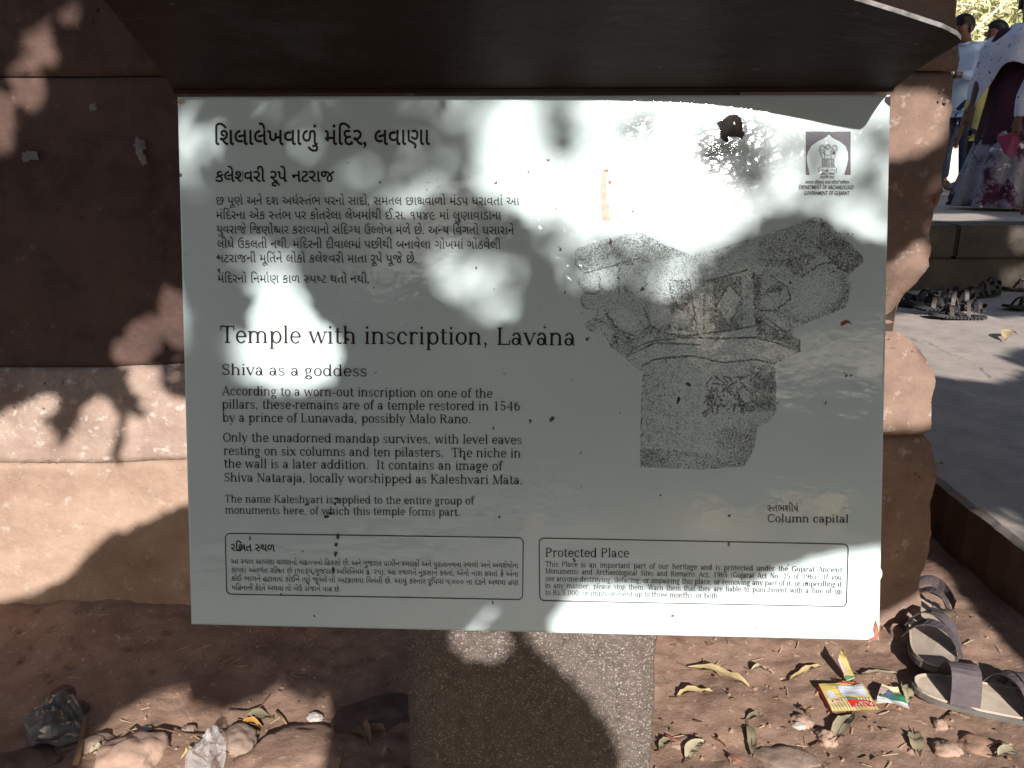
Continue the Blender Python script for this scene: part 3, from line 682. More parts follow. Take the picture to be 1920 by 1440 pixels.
for cx_, cy_, rx, ry, ro, k_ in ((282, 412, 56, 58, 0, .75), (405, 415, 78, 56, 8, .6), (365, 610, 135, 68, 42, .7), (545, 565, 78, 105, -12, .75), (185, 430, 60, 48, 10, .9), (250, 690, 75, 60, 30, .9), (1130, 520, 80, 55, -10, .8), (1340, 480, 190, 130, -28, .55), (1150, 620, 90, 40, 25, .8), (660, 610, 60, 55, 0, .8)):
    c_, s_ = math.cos(R(ro)), math.sin(R(ro)); dx, dy = X - cx_, Y - cy_; u = (dx * c_ + dy * s_) / rx; q = (-dx * s_ + dy * c_) / ry; r2 = u * u + q * q; li = .5 + .5 * (u * .4 + q * .8)
    den = np.where(r2 < 1, .12 + k_ * (r2 ** 1.6) * (.35 + li), den)
for y0_, y1_ in ((745, 800), (700, 735)):
    pass
den = np.where((Y > 880) & (X > 440), den * (.62 + .75 * np.abs((X - 720) / 330) ** 1.4), den)
WX = np.array([noise.noise(Vector((a / 28, b / 28, 3))) for a, b in zip(X, Y)]) * 9; X0_, Y0_ = X, Y; X, Y = X + WX, Y + WX[::-1] * .3
for L_ in LIN: den = np.maximum(den, 1.35 * np.exp(-(distseg(X, Y, L_) / 5.5) ** 2))
den = np.maximum(den, .8 * np.exp(-(distseg(X, Y, SIL[:6]) / 5) ** 2)); den = np.maximum(den, .9 * np.exp(-(distseg(X, Y, SIL[7:] + SIL[:1]) / 5) ** 2))
den = np.clip(den, 0, 1.3) ** 1.25
X, Y = X0_, Y0_
K_ = rng.uniform(0, 1.15, X.shape) < den * .66; X, Y = X[K_], Y[K_]
ang = rng.uniform(0, math.pi, X.shape)
r0 = ray(960, 720); VV = []; FF = []
c0 = at_p(1350, 640, .0006); exx = (at_p(1351, 640, .0006) - c0); eyy = (at_p(1350, 641, .0006) - c0)
for i, (x, y, a) in enumerate(zip(X, Y, ang)):
    p = at_p(1040 + x / 2.769, 380 + y / 2.769, .0006 + (i % 40) * 2e-7); ca, sa = math.cos(a), math.sin(a)
    u = (exx * ca + eyy * sa) * .55; q = (exx * -sa + eyy * ca) * .30
    n = len(VV); VV += [p - u - q, p + u - q, p + u + q, p - u + q]; FF.append((n, n + 1, n + 2, n + 3))
o = me_obj('printed_drawing', VV, FF, M['ink'], sign); o['kind'] = 'stuff'; o['label'] = 'stippled drawing of a carved column capital'

# --- blemishes: flaked enamel, rust, smears, paint specks
M['flake'] = mat('flaked_steel', (.035, .028, .026), (.07, .055, .05), 120, rough=.9, bump=.4)
M['rust'] = mat('rust', (.25, .09, .05), (.45, .22, .15), 150, rough=.9, bump=.6)
M['smear'] = mat('smear', (.50, .33, .26), (.62, .50, .42), 120, rough=.8)
M['red'] = mat('red_stain', (.30, .10, .06), rough=.5)
M['dirt'] = mat('dirt', (.05, .035, .025), (.12, .09, .07), 200, rough=.95)
def spot(polys, m_, off=.0009): ppoly('blemish', polys, m_, off)
def zc(p): return [(1040 + x / 2.909, 160 + y / 2.909) for x, y in p]
spot([zc([(905, 195), (950, 165), (990, 160), (1015, 180), (1025, 215), (1022, 250), (905, 262), (900, 230), (885, 205)]), zc([(903, 258), (1022, 248), (1030, 275), (1000, 282), (935, 280), (905, 285)]), zc([(903, 280), (940, 280), (952, 300), (940, 312), (915, 300)]), zc([(1000, 262), (1034, 252), (1034, 272), (1020, 292), (1002, 282)])], M['flake'])
spot([zc([(972, 205), (979, 198), (984, 212), (976, 218)])], M['enamel'], .0013)
spot([zc([(262, 460), (290, 455), (296, 470), (282, 478), (282, 520), (286, 640), (300, 660), (302, 735), (262, 738), (256, 660), (252, 560)])], M['smear'])
spot([zc([(270, 462), (292, 460), (290, 472), (272, 472)]), zc([(292, 525), (308, 518), (310, 532), (298, 540)])], M['red'], .0012)
spot([[(1641, 1162), (1645, 1172), (1648, 1185), (1647, 1199), (1628, 1201), (1632, 1196), (1640, 1193), (1637, 1180)]], M['rust'])
spot([[(1576, 606), (1584, 600), (1590, 601), (1597, 607), (1588, 606), (1577, 612)]], M['red'])
spot([[(1271, 744), (1274, 744), (1275, 750), (1271, 757), (1269, 759), (1269, 750)]], M['dirt'])
spot([[(991, 786), (997, 787), (996, 791), (994, 795), (993, 791)]], M['dirt'])
for (x, y, w_, h_) in ((632, 935, 8, 4), (628, 945, 6, 6), (612, 968, 7, 4), (622, 962, 9, 3), (634, 1005, 4, 7), (631, 1022, 5, 6), (630, 1038, 5, 7), (626, 1070, 5, 10), (469, 1008, 2, 7), (590, 1155, 3, 3), (924, 1130, 2.5, 5), (945, 700, 2, 2), (1073, 711, 1.6, 1.6), (580, 745, 1.6, 1.6), (1367, 967, 4, 3), (807, 320, 1.5, 1.5), (820, 337, 1.6, 1.2), (803, 342, 1.3, 1.3), (800, 356, 2, 2), (880, 332, 1.2, 1.2), (349, 477, 1.4, 1.4), (357, 429, 1.5, 1.5), (1634, 685, 1.6, 1.6), (1498, 641, 1, 6)):
    pts = []
    for k in range(9):
        a = 2 * math.pi * k / 9; r_ = .3 + .7 * random.random(); pts.append((x + w_ * math.cos(a) * r_, y + h_ * math.sin(a) * r_))
    spot([pts], M['dirt'])
spot([[(333, 186), (345, 187), (350, 192), (338, 197), (334, 192)]], M['smear'])
spot([[(1660, 182), (1669, 181), (1669, 200), (1664, 196), (1658, 190)]], M['flake'])

# ------------------------------------------------------------------ the shade tree behind the viewpoint: leaves leave gaps where sunlight comes through
EA = Vector((math.cos(SUN_AZ), math.sin(SUN_AZ), 0)); EB = SUN.cross(EA) * 1.0
if EB.z < 0: EB = -EB
def ab(p): return (p.dot(EA), p.dot(EB))
GAPS = []
def gap(sf, pts, op=1.0):
    f = {'w': lambda x, y: at_y(x, y, 1.49), 'm': lambda x, y: at_y(x, y, 1.46), 'p': lambda x, y: at_p(x, y), 'q': lambda x, y: at_y(x, y, .815),
         'g': lambda x, y: at_z(x, y, .02), 't': lambda x, y: at_z(x, y, .15), 'r': lambda x, y: at_y(x, y, RY), 'u': lambda x, y: at_z(x, y, ZT)}[sf]
    GAPS.append(([ab(f(*q)) for q in pts], op))
def circ(x, y, rx, ry=None): return [(x + rx * math.cos(k * .7854), y + (ry or rx) * math.sin(k * .7854)) for k in range(8)]
gap('w', [(0, -60), (75, -60), (78, 0), (85, 60), (102, 95), (95, 112), (72, 102), (45, 62), (12, 20), (-40, -20)])
gap('w', [(92, -60), (142, -60), (143, 22), (126, 36), (103, 15)])
gap('w', [(3, 88), (35, 82), (62, 108), (72, 150), (72, 192), (52, 198), (33, 180), (18, 150), (3, 120)])
gap('w', [(-60, 165), (10, 175), (16, 240), (5, 278), (-60, 290)])
gap('w', [(303, 540), (345, 545), (350, 645), (325, 648), (308, 622), (298, 580)])
gap('w', [(250, 610), (270, 590), (297, 598), (302, 632), (285, 652), (265, 678), (235, 682), (212, 667), (210, 643), (235, 630)])
gap('m', circ(263, 707, 29)); gap('m', circ(288, 752, 25)); gap('m', circ(326, 682, 17))
gap('m', [(-120, 810), (0, 785), (40, 765), (85, 738), (108, 745), (100, 768), (75, 785), (66, 805), (95, 798), (97, 840), (103, 852), (132, 818), (153, 795), (153, 770), (170, 752), (200, 752), (218, 785), (214, 800), (204, 860), (222, 885), (236, 872), (240, 790), (250, 772), (270, 792), (280, 785), (320, 748), (420, 760), (420, 930), (330, 942), (290, 967), (240, 985), (200, 1002), (170, 1032), (120, 1082), (60, 1112), (-120, 1150)])
gap('w', [(1640, 190), (1690, 172), (1740, 172), (1785, 188), (1785, 230), (1765, 262), (1740, 277), (1700, 290), (1640, 295)])
gap('w', [(1750, 335), (1775, 345), (1758, 425), (1733, 405)], .6)
gap('w', [(1640, 520), (1690, 490), (1735, 445), (1755, 500), (1735, 640), (1640, 620)], .7)
gap('m', [(1640, 632), (1705, 618), (1770, 680), (1770, 790), (1700, 800), (1640, 800)])
gap('p', [(1010, 150), (1100, 150), (1700, 150), (1700, 440), (1640, 448), (1600, 425), (1560, 398), (1500, 388), (1440, 395), (1400, 405), (1370, 452), (1330, 495), (1280, 540), (1240, 552), (1200, 545), (1180, 515), (1130, 530), (1060, 540), (1030, 480), (1000, 400), (960, 350), (930, 330), (925, 260), (960, 200)])
gap('p', [(495, 560), (528, 528), (560, 556), (592, 608), (630, 640), (635, 682), (592, 718), (540, 724), (478, 712), (460, 680), (478, 640), (478, 600)])
for pts, T in (([(320, 185), (530, 185), (540, 205), (470, 222), (335, 225)], .4), ([(384, 240), (405, 226), (432, 240), (440, 270), (436, 305), (415, 300), (395, 290), (380, 265)], .6), ([(325, 245), (350, 245), (368, 290), (368, 325), (325, 330)], .7),
        ([(388, 345), (430, 340), (440, 365), (430, 395), (395, 392)], .35), ([(325, 335), (345, 345), (368, 400), (372, 450), (362, 520), (355, 600), (345, 655), (320, 655)], .6), ([(545, 150), (600, 150), (605, 250), (585, 310), (550, 270)], .36), ([(610, 150), (720, 150), (700, 210), (640, 215)], .3),
        ([(735, 150), (790, 150), (800, 210), (835, 215), (840, 285), (790, 290), (745, 250)], .62), ([(845, 150), (1010, 150), (960, 200), (925, 260), (930, 335), (880, 300), (850, 240)], .75), ([(730, 330), (800, 290), (900, 290), (1000, 360), (1010, 410), (900, 360), (820, 350), (760, 400), (730, 380)], .6),
        ([(445, 465), (500, 455), (550, 470), (555, 530), (500, 535), (450, 520)], .5), ([(780, 520), (800, 495), (830, 500), (838, 540), (830, 575), (790, 575)], .8), ([(820, 465), (900, 450), (1000, 520), (1010, 560), (960, 590), (880, 590), (850, 540)], .55), ([(385, 645), (420, 615), (450, 650), (455, 700), (410, 705)], .5),
        ([(600, 310), (700, 300), (740, 350), (690, 400), (620, 380)], .3), ([(340, 720), (345, 680), (385, 700), (370, 730)], .35), ([(655, 505), (760, 500), (760, 530), (670, 535)], .2)):
    gap('p', pts, T * .36)
SHADES = []
def shade(pts, T): SHADES.append(([ab(at_p(*q)) for q in pts], T))
shade([(1140, 196), (1440, 196), (1460, 300), (1440, 400), (1300, 400), (1290, 300), (1140, 285)], .2); shade([(1270, 250), (1340, 245), (1440, 270), (1420, 330), (1350, 350), (1290, 320)], .1); shade([(1440, 240), (1700, 160), (1700, 460), (1500, 420), (1420, 340)], .5); shade([(990, 150), (1135, 150), (1135, 290), (1060, 330), (1000, 300)], .42); shade([(1000, 400), (1120, 395), (1330, 440), (1400, 400), (1330, 510), (1240, 570), (1040, 560)], .38); shade([(1190, 440), (1225, 400), (1240, 450), (1210, 500)], .5)
gap('p', [(1680, 1035), (1560, 1042), (1480, 1072), (1400, 1105), (1330, 1112), (1250, 1112), (1180, 1106), (1090, 1108), (1040, 1120), (1028, 1150), (1045, 1190), (1060, 1230), (1680, 1230)])
gap('p', [(843, 1185), (868, 1162), (925, 1152), (958, 1188)])
gap('q', [(848, 1185), (952, 1185), (957, 1217), (912, 1237), (870, 1222), (853, 1207)])
gap('q', [(995, 1180), (1300, 1180), (1300, 1500), (1165, 1500), (1167, 1400), (1140, 1360), (1122, 1320), (1082, 1275), (1040, 1240), (1012, 1215)])
gap('g', [(170, 1500), (155, 1400), (208, 1350), (290, 1305), (342, 1296), (350, 1340), (420, 1345), (495, 1320), (522, 1262), (514, 1298), (540, 1322), (585, 1340), (611, 1315), (613, 1500)])
gap('g', [(1180, 1170), (1500, 1150), (1650, 1180), (1660, 1100), (1700, 1060), (1760, 1040), (1800, 1090), (1850, 1150), (1950, 1250), (2100, 1400), (2100, 1520), (1180, 1520)])
gap('t', [(1640, 600), (1700, 588), (1740, 575), (1800, 580), (1880, 600), (1920, 595), (1960, 600), (1960, 650), (1900, 650), (1860, 668), (1940, 700), (1900, 690), (1882, 710), (1840, 714), (1745, 702), (1640, 690)])
gap('t', [(1840, 960), (1930, 960), (1940, 1040), (1870, 1000)], .35)
gap('r', [(1890, 430), (1930, 425), (1930, 470), (1900, 470)], .7); gap('r', [(1880, 505), (1940, 500), (1940, 540), (1890, 535)], .5)
gap('u', [(1740, 402), (1830, 400), (1860, 408), (1790, 414), (1740, 412)], 1)
COVER = 5.0      # layers of the finest leaves; an opening of transmittance T keeps leaves with probability -ln(T)/COVER
def open_at(P, fine=False):
    """openness at sun-plane points P (n,2)"""
    o = np.zeros(len(P))
    for poly, T in GAPS: o = np.maximum(o, T * inside(poly, P[:, 0], P[:, 1]))
    for poly, T in SHADES: o = np.where(inside(poly, P[:, 0], P[:, 1]), np.minimum(o, T), o)
    if not fine: return (o > 0) * 1.0
    return np.where(o >= .99, 1.0, np.where(o <= 0, 0.0, np.clip(1 + np.log(np.maximum(o, 1e-3)) / COVER, 0, 1)))
def leaf_batch(n, a0, a1, b0, b1, ln, wd, ylo, yhi, seed, need=None, fine=False):
    r = np.random.default_rng(seed); ea, eb, su = (np.array(v_) for v_ in (EA, EB, SUN))
    k_ = math.sqrt((a1 - a0) * (b1 - b0) / n); gx, gy = np.meshgrid(np.arange(a0, a1, k_), np.arange(b0, b1, k_)); n = gx.size
    A_, B_ = gx.ravel() + r.uniform(-.7, .7, n) * k_, gy.ravel() + r.uniform(-.7, .7, n) * k_; y = r.uniform(ylo, yhi, n)
    # point with given (a,b) at depth y
    base = A_[:, None] * ea + B_[:, None] * eb; t = (y - base[:, 1]) / su[1]; C_ = base + t[:, None] * su
    nrm = su + r.normal(0, .35, (n, 3)); nrm /= np.linalg.norm(nrm, axis=1)[:, None]
    dr = r.normal(0, 1, (n, 3)) + np.array([0, 0, -.8]); dr -= (dr * nrm).sum(1)[:, None] * nrm; dr /= np.linalg.norm(dr, axis=1)[:, None]
    sd_ = np.cross(nrm, dr); L_ = ln * r.uniform(.7, 1.25, n)[:, None]; W_ = wd * r.uniform(.75, 1.2, n)[:, None]
    P = [C_ - dr * L_ / 2, C_ - dr * L_ * .12 + sd_ * W_ / 2, C_ + dr * L_ * .25 + sd_ * W_ * .42, C_ + dr * L_ / 2, C_ + dr * L_ * .25 - sd_ * W_ * .42, C_ - dr * L_ * .12 - sd_ * W_ / 2]
    o = np.zeros(n)
    for q in P + [C_]:
        o = np.maximum(o, open_at(np.stack([q @ ea, q @ eb], 1), fine))
    keep = r.uniform(0, 1, n) >= o
    if need is not None:      # keep small leaves only near gap borders, where the large ones were dropped
        near = np.zeros(n)
        for da, db in ((1, 0), (-1, 0), (0, 1), (0, -1), (.7, .7), (-.7, .7), (.7, -.7), (-.7, -.7)):
            near = np.maximum(near, open_at(np.stack([A_ + da * need, B_ + db * need], 1)))
        keep &= near > 0
    st = np.stack(P, 1)[keep]; m = len(st); V = st.reshape(-1, 3)
    idx = np.arange(m)[:, None] * 6; F = np.concatenate([idx + np.array([[0, 1, 2, 3]]), idx + np.array([[0, 3, 4, 5]])], 1).reshape(-1, 4)
    return V, F
tree = empty('shade_tree', (-1.9, -1.9, 0), 'leafy tree standing behind the viewpoint whose low boughs dapple the sign', 'tree')
tv = []; tf = []; nn = 0
for args in ((40000, -2.2, 5.2, .05, 4.6, .13, .05, -1.7, -.9, 1), (80000, -1.6, 3.2, .1, 2.3, .055, .022, -1.2, -.7, 2, .07), (90000, -1.6, 1.6, .1, 1.9, .03, .013, -.95, -.55, 3, .035), (30000, -1.7, 1.9, .2, 1.7, .055, .022, -1.3, -.8, 5), (6500, -.3, .6, .9, 1.35, .04, .016, -3.6, -2.4, 6, None, True), (9000, .8, 1.5, .6, 1.5, .04, .016, -2.6, -1.8, 7, None, True), (3000, 3.3, 3.9, 1.9, 2.5, .05, .02, -2.0, -1.2, 8, None, True), (8000, -2.5, 7, 3.5, 6.2, .2, .08, -2.4, -1.2, 4)):
    V_, F_ = leaf_batch(*args); tv.append(V_); tf.append(F_ + nn); nn += len(V_)
V_ = np.concatenate(tv); F_ = np.concatenate(tf)
me = bpy.data.meshes.new('crown'); me.vertices.add(len(V_)); me.vertices.foreach_set('co', V_.ravel()); me.loops.add(F_.size); me.loops.foreach_set('vertex_index', F_.ravel().astype(np.int32))
me.polygons.add(len(F_)); me.polygons.foreach_set('loop_start', np.arange(0, F_.size, 4, dtype=np.int32)); me.update(calc_edges=True); me.materials.append(M['leaf_dark'])
cr = bpy.data.objects.new('crown', me); COL.objects.link(cr); attach(cr, tree); cr['kind'] = 'stuff'
me_obj('trunk', *tube_vf([(-1.9, -1.9, -.1), (-1.88, -1.9, .8), (-1.75, -1.85, 1.7), (-1.5, -1.9, 2.6), (-1.2, -1.8, 3.6), (-.9, -1.9, 4.8)], [.17, .14, .12, .1, .08, .05], 10), M['bark'], tree, True)
me_obj('branch', *tube_vf([(-1.75, -1.87, 1.7), (-1.2, -1.75, 2.35), (-.3, -1.6, 2.75), (.9, -1.5, 3.0), (2.2, -1.5, 3.2), (3.6, -1.5, 3.1)], [.08, .065, .05, .04, .03, .015], 8), M['bark'], tree, True)
me_obj('branch', *tube_vf([(-1.45, -1.88, 2.8), (-.9, -1.7, 3.6), (.1, -1.7, 4.1), (1.6, -1.6, 4.4), (3.0, -1.6, 4.9)], [.07, .055, .045, .03, .015], 8), M['bark'], tree, True)

# ------------------------------------------------------------------ background: sunlit dry woodland, pale stone steps
def tree_at(x, y, hgt, rad, label, seed, mleaf, mbark, group='trees beyond the terrace', nleaf=2600, leaf=.16, trunks=1):
    r = random.Random(seed); e = empty('background_tree', (x, y, 0), label, 'tree', group)
    A = Acc(); B = Acc(); cl = []
    for q in range(trunks):
        ox, oy = r.uniform(-.5, .5) * (trunks > 1), r.uniform(-.3, .3); pts = [Vector((x + ox, y + oy, -.1))]
        for k in range(5): pts.append(pts[-1] + Vector((r.uniform(-.25, .25), r.uniform(-.2, .2), hgt * .16)))
        A.add(tube_vf(pts, [.13, .11, .09, .07, .05, .03], 7))
        for k in range(9):
            st = pts[r.randint(1, 5)]; a = r.uniform(0, 6.28); L_ = rad * r.uniform(.5, 1)
            e1 = st + Vector((math.cos(a) * L_ * .5, math.sin(a) * L_ * .5, r.uniform(.2, .7))); e2 = st + Vector((math.cos(a) * L_, math.sin(a) * L_, r.uniform(.3, 1.4)))
            B.add(tube_vf([st, e1, e2], [.045, .03, .012], 5)); cl += [e1, e2, e1.lerp(e2, .5)]
    A.build('trunk', mbark, e, True); B.build('branch', mbark, e, True)
    V = []; F = []
    for k in range(nleaf):
        c = r.choice(cl) if r.random() < .8 else Vector((x, y, hgt * .6)); p = c + Vector((r.gauss(0, rad * .24), r.gauss(0, rad * .24), r.gauss(0, rad * .24)))
        u = Vector((r.gauss(0, 1), r.gauss(0, 1), r.gauss(0, 1))).normalized(); q = u.orthogonal().normalized() * leaf * .4; u *= leaf * r.uniform(.6, 1.2)
        n = len(V); V += [p - u, p + q, p + u, p - q]; F.append((n, n + 1, n + 2, n + 3))
    o = me_obj('crown', V, F, mleaf, e); return e
M['dryleaf'] = mat('dry_leaf', (.52, .50, .25), (.75, .68, .45), 1.5, rough=.6)
M['greenleaf'] = mat('green_leaf', (.30, .34, .12), (.55, .56, .28), 1.2, rough=.6)
M['palebark'] = mat('pale_bark', (.55, .48, .42), (.75, .68, .6), 5)
TL = [(6.8, 15.0, 4.6, 1.9, 'dry pale-leaved tree with thin white stems rising behind the dark-haired man', 1, 'dryleaf', 3), (9.3, 16.0, 5.0, 2.1, 'greenish bushy tree behind the woman in the white shawl', 2, 'greenleaf', 2),
      (8.0, 19, 6, 2.6, 'tall straw-coloured tree furthest back between the two heads', 3, 'dryleaf', 2), (11.6, 19.5, 6.2, 2.6, 'tall green tree at the far right beyond the frame edge', 4, 'greenleaf', 1),
      (5.0, 18, 5.4, 2.4, 'green tree partly hidden behind the temple wall corner', 5, 'greenleaf', 1), (9.8, 23, 7.5, 3.4, 'largest distant yellowish tree closing the view', 6, 'dryleaf', 1), (13.5, 24, 7.5, 3.4, 'distant yellow-green tree right of the largest one', 7, 'dryleaf', 1), (6.5, 25, 7.5, 3.4, 'distant green tree left of the largest one', 8, 'greenleaf', 1)]
for (x, y, h_, r_, lb, sd_, ml, tr) in TL: tree_at(x, y, h_, r_, lb, sd_, M[ml], M['palebark'], trunks=tr, nleaf=3200, leaf=.1)
# far wood that reads as one mass
V = []; F = []; r = random.Random(5)
for k in range(16000):
    p = Vector((r.uniform(-10, 45), r.uniform(30, 36), 0)); p.z = r.random() ** .8 * (7 + 2 * noise.noise(Vector((p.x * .3, 0, 0)))); u = Vector((r.gauss(0, 1), r.gauss(0, 1), r.gauss(0, 1))).normalized(); q = u.orthogonal().normalized() * .22; u *= .45
    n = len(V); V += [p - u, p + q, p + u, p - q]; F.append((n, n + 1, n + 2, n + 3))
tag(me_obj('far_wood', V, F, M['dryleaf']), 'far strip of dry sunlit woodland behind the terrace', 'woodland', kind='stuff')
M['palestone'] = mat('pale_stone', (.62, .56, .48), (.72, .66, .58), 3, bump=.4)
st = empty('stone_steps', (8, 13, 0), 'flight of pale sunlit stone steps far behind the standing group', 'steps')
for k in range(6):
    xx = 3.0
    while xx < 13:
        wd = 1.9; bbox('step_stone', (xx, xx + wd - .02, 12.6 + k * .32, 13.4 + k * .32, -.1 + .0, .62 + k * .13), M['palestone'], st, .015, 1); xx += wd

# ------------------------------------------------------------------ people on the raised terrace
M['skin'] = mat('skin', (.11, .055, .035), (.14, .07, .045), 8, rough=.5)
M['lip'] = mat('lip', (.09, .035, .03)); M['hair'] = mat('hair', (.008, .007, .006), rough=.45)
M['shirt_blue'] = mat('shirt_light_blue', (.38, .48, .66), (.46, .56, .74), 14, bump=.4, bscale=30)
M['shirt_mid'] = mat('shirt_mid_blue', (.12, .20, .36), (.16, .26, .45), 14, bump=.4, bscale=30)
M['denim'] = mat('denim', (.018, .028, .06), (.035, .05, .095), 22, bump=.5, bscale=40)
M['black'] = mat('black_cloth', (.010, .011, .016), (.02, .021, .03), 20, bump=.3, bscale=40)
M['maroon'] = mat('maroon_cloth', (.035, .010, .022), (.06, .016, .034), 12, bump=.4, bscale=30, c3=(.30, .14, .20), sc3=9, t3=(.6, .66))
M['yellow'] = mat('yellow_cloth', (.48, .42, .12), (.6, .54, .2), 12, bump=.3, bscale=30)
M['shawl'] = mat('shawl', (.50, .52, .66), (.66, .67, .78), 9, bump=.5, bscale=30, c4=(.04, .03, .10), sc4=34, t4=(.63, .66))
M['skirt'] = mat('skirt', (.18, .17, .21), (.36, .35, .40), 7, bump=.4, bscale=26, c3=(.07, .015, .05), sc3=5, t3=(.5, .58), c4=(.75, .73, .78), sc4=9, t4=(.62, .66))
M['folder'] = mat('folder', (.30, .035, .09), rough=.5)
M['shoe'] = mat('shoe', (.05, .045, .045), (.09, .08, .075), 30); M['orange'] = mat('orange_lining', (.5, .13, .04))
M['watch'] = mat('watch', (.5, .48, .45), rough=.3, metal=.8)
M['khaki'] = mat('khaki', (.09, .075, .05), (.13, .11, .075), 20)
def skinned(name, nodes, edges, mt, parent, lvl=1):
    """one continuous surface grown over a skeleton: nodes {key: (co, (rx, ry))}"""
    keys = list(nodes); me = bpy.data.meshes.new(name)
    me.from_pydata([nodes[k][0] for k in keys], [(keys.index(a), keys.index(b)) for a, b in edges], [])
    o = bpy.data.objects.new(name, me); COL.objects.link(o)
    sk = o.modifiers.new('skin', 'SKIN'); me.skin_vertices or None
    o.modifiers.new('sub', 'SUBSURF').levels = lvl; sk.use_smooth_shade = True
    for i, k in enumerate(keys):
        r = nodes[k][1]; r = r if isinstance(r, tuple) else (r, r); me.skin_vertices[0].data[i].radius = r
    me.skin_vertices[0].data[0].use_root = True
    dg = bpy.context.evaluated_depsgraph_get(); m2 = bpy.data.meshes.new_from_object(o.evaluated_get(dg)); bpy.data.objects.remove(o)
    m2.name = name; m2.materials.clear(); m2.materials.append(mt)
    o = bpy.data.objects.new(name, m2); COL.objects.link(o); o.parent = parent; return o
def ell(c, rx, ry, rz, n=18, m=12, zcut=-1, fy=None):
    V = []; F = []
    for j in range(m + 1):
        t = -math.pi / 2 + math.pi * j / m
        for k in range(n):
            u = 2 * math.pi * k / n; q = Vector((rx * math.cos(t) * math.cos(u), ry * math.cos(t) * math.sin(u), rz * math.sin(t)))
            if fy: q = fy(q)
            V.append(Vector(c) + q)
    for j in range(m):
        for k in range(n): F.append((j * n + k, j * n + (k + 1) % n, (j + 1) * n + (k + 1) % n, (j + 1) * n + k))
    return V, F
def person(loc, face, label, H=1.6, top='shirt_blue', legs='denim', arms=None, stance=(.09, .02), shoes='shoe', hairlong=False, sleeve='long', lean=0, legbare=False, bow=0):
    """local frame: +y is where the person faces; arms: two chains of elbow and hand points"""
    e = empty('person', loc, label, 'person', 'people standing on the raised terrace', (0, 0, face))
    s_ = H / 1.6
    def P(x, y, z):
        k = max(0, z - 1.33) * bow
        return (x * s_, (y + lean * z + k) * s_, (z - k * .35) * s_)
    arms = arms or {1: ((.27, .02, 1.02), (.26, .10, .78)), -1: ((-.27, .02, 1.02), (-.26, .10, .78))}
    N_ = {'pel': (P(0, 0, .86), (.125 * s_, .10 * s_)), 'waist': (P(0, .01, 1.0), (.115 * s_, .085 * s_)), 'chest': (P(0, .015, 1.2), (.135 * s_, .095 * s_)), 'neck0': (P(0, 0, 1.335), (.06 * s_, .055 * s_)),
          'neck': (P(0, .01, 1.39), .048 * s_), 'jaw': (P(0, .03, 1.44), (.06 * s_, .07 * s_)), 'skull': (P(0, .02, 1.52), (.078 * s_, .092 * s_)), 'crown': (P(0, .005, 1.575), (.055 * s_, .065 * s_))}
    E_ = [('pel', 'waist'), ('waist', 'chest'), ('chest', 'neck0'), ('neck0', 'neck'), ('neck', 'jaw'), ('jaw', 'skull'), ('skull', 'crown')]
    for sd in (1, -1):
        q = 'R' if sd > 0 else 'L'; el, ha = arms[sd]; dy = stance[1] * sd
        N_[q + 'sh'] = (P(.165 * sd, 0, 1.30), .056 * s_); N_[q + 'el'] = (P(*el), .040 * s_); N_[q + 'wr'] = (P(*[a + (b - a) * .92 for a, b in zip(el, ha)]), .026 * s_); N_[q + 'pa'] = (P(*[a + (b - a) * 1.2 for a, b in zip(el, ha)]), (.036 * s_, .018 * s_))
        E_ += [('chest', q + 'sh'), (q + 'sh', q + 'el'), (q + 'el', q + 'wr'), (q + 'wr', q + 'pa')]
        N_[q + 'hip'] = (P(.085 * sd, 0, .80), .085 * s_); N_[q + 'kn'] = (P(stance[0] * sd, .02 + dy, .45), .055 * s_); N_[q + 'an'] = (P(stance[0] * sd, -.01 + dy * 1.5, .08), .036 * s_); N_[q + 'to'] = (P(stance[0] * 1.1 * sd, .13 + dy * 1.5, .03), (.038 * s_, .025 * s_))
        E_ += [('pel', q + 'hip'), (q + 'hip', q + 'kn'), (q + 'kn', q + 'an'), (q + 'an', q + 'to')]
        tip = Vector(N_[q + 'pa'][0]); dv = (tip - Vector(N_[q + 'wr'][0])).normalized(); sdv = dv.cross(Vector((0, 1, 0)));
        if sdv.length < .2: sdv = dv.cross(Vector((0, 0, 1)))
        sdv.normalize()
        for k in range(4):      # fingers of unequal length, a little bent
            b0 = tip + sdv * (k - 1.5) * .017 * s_; L_ = (.055, .065, .06, .045)[k] * s_
            N_[q + f'f{k}'] = (tuple(b0 + dv * L_ * .5), .0085 * s_); N_[q + f'g{k}'] = (tuple(b0 + dv * L_ * .9 + Vector((0, .012, 0))), .0075 * s_)
            E_ += [(q + 'pa', q + f'f{k}'), (q + f'f{k}', q + f'g{k}')]
        tb = Vector(N_[q + 'wr'][0]).lerp(tip, .5) + sdv * .04 * s_ ; N_[q + 'th'] = (tuple(tb), .010 * s_); E_ += [(q + 'wr', q + 'th')]
    skinned('body', N_, E_, M['skin'], e, 2)
    hc = Vector(P(0, .02, 1.515))
    child_local('nose', *ell(hc + Vector((0, .092 * s_, -.015 * s_)), .013 * s_, .022 * s_, .024 * s_, 8, 6), M['skin'], e, True)
    for sd in (1, -1):
        child_local('ear', *ell(hc + Vector((.08 * s_ * sd, -.005, -.01)), .012 * s_, .022 * s_, .033 * s_, 8, 6), M['skin'], e, True)
        child_local('eye', *ell(hc + Vector((.033 * s_ * sd, .083 * s_, .012 * s_)), .016 * s_, .008 * s_, .007 * s_, 8, 6), M['hair'], e, True)
        child_local('eyebrow', *ell(hc + Vector((.034 * s_ * sd, .084 * s_, .032 * s_)), .022 * s_, .007 * s_, .004 * s_, 8, 4), M['hair'], e, True)
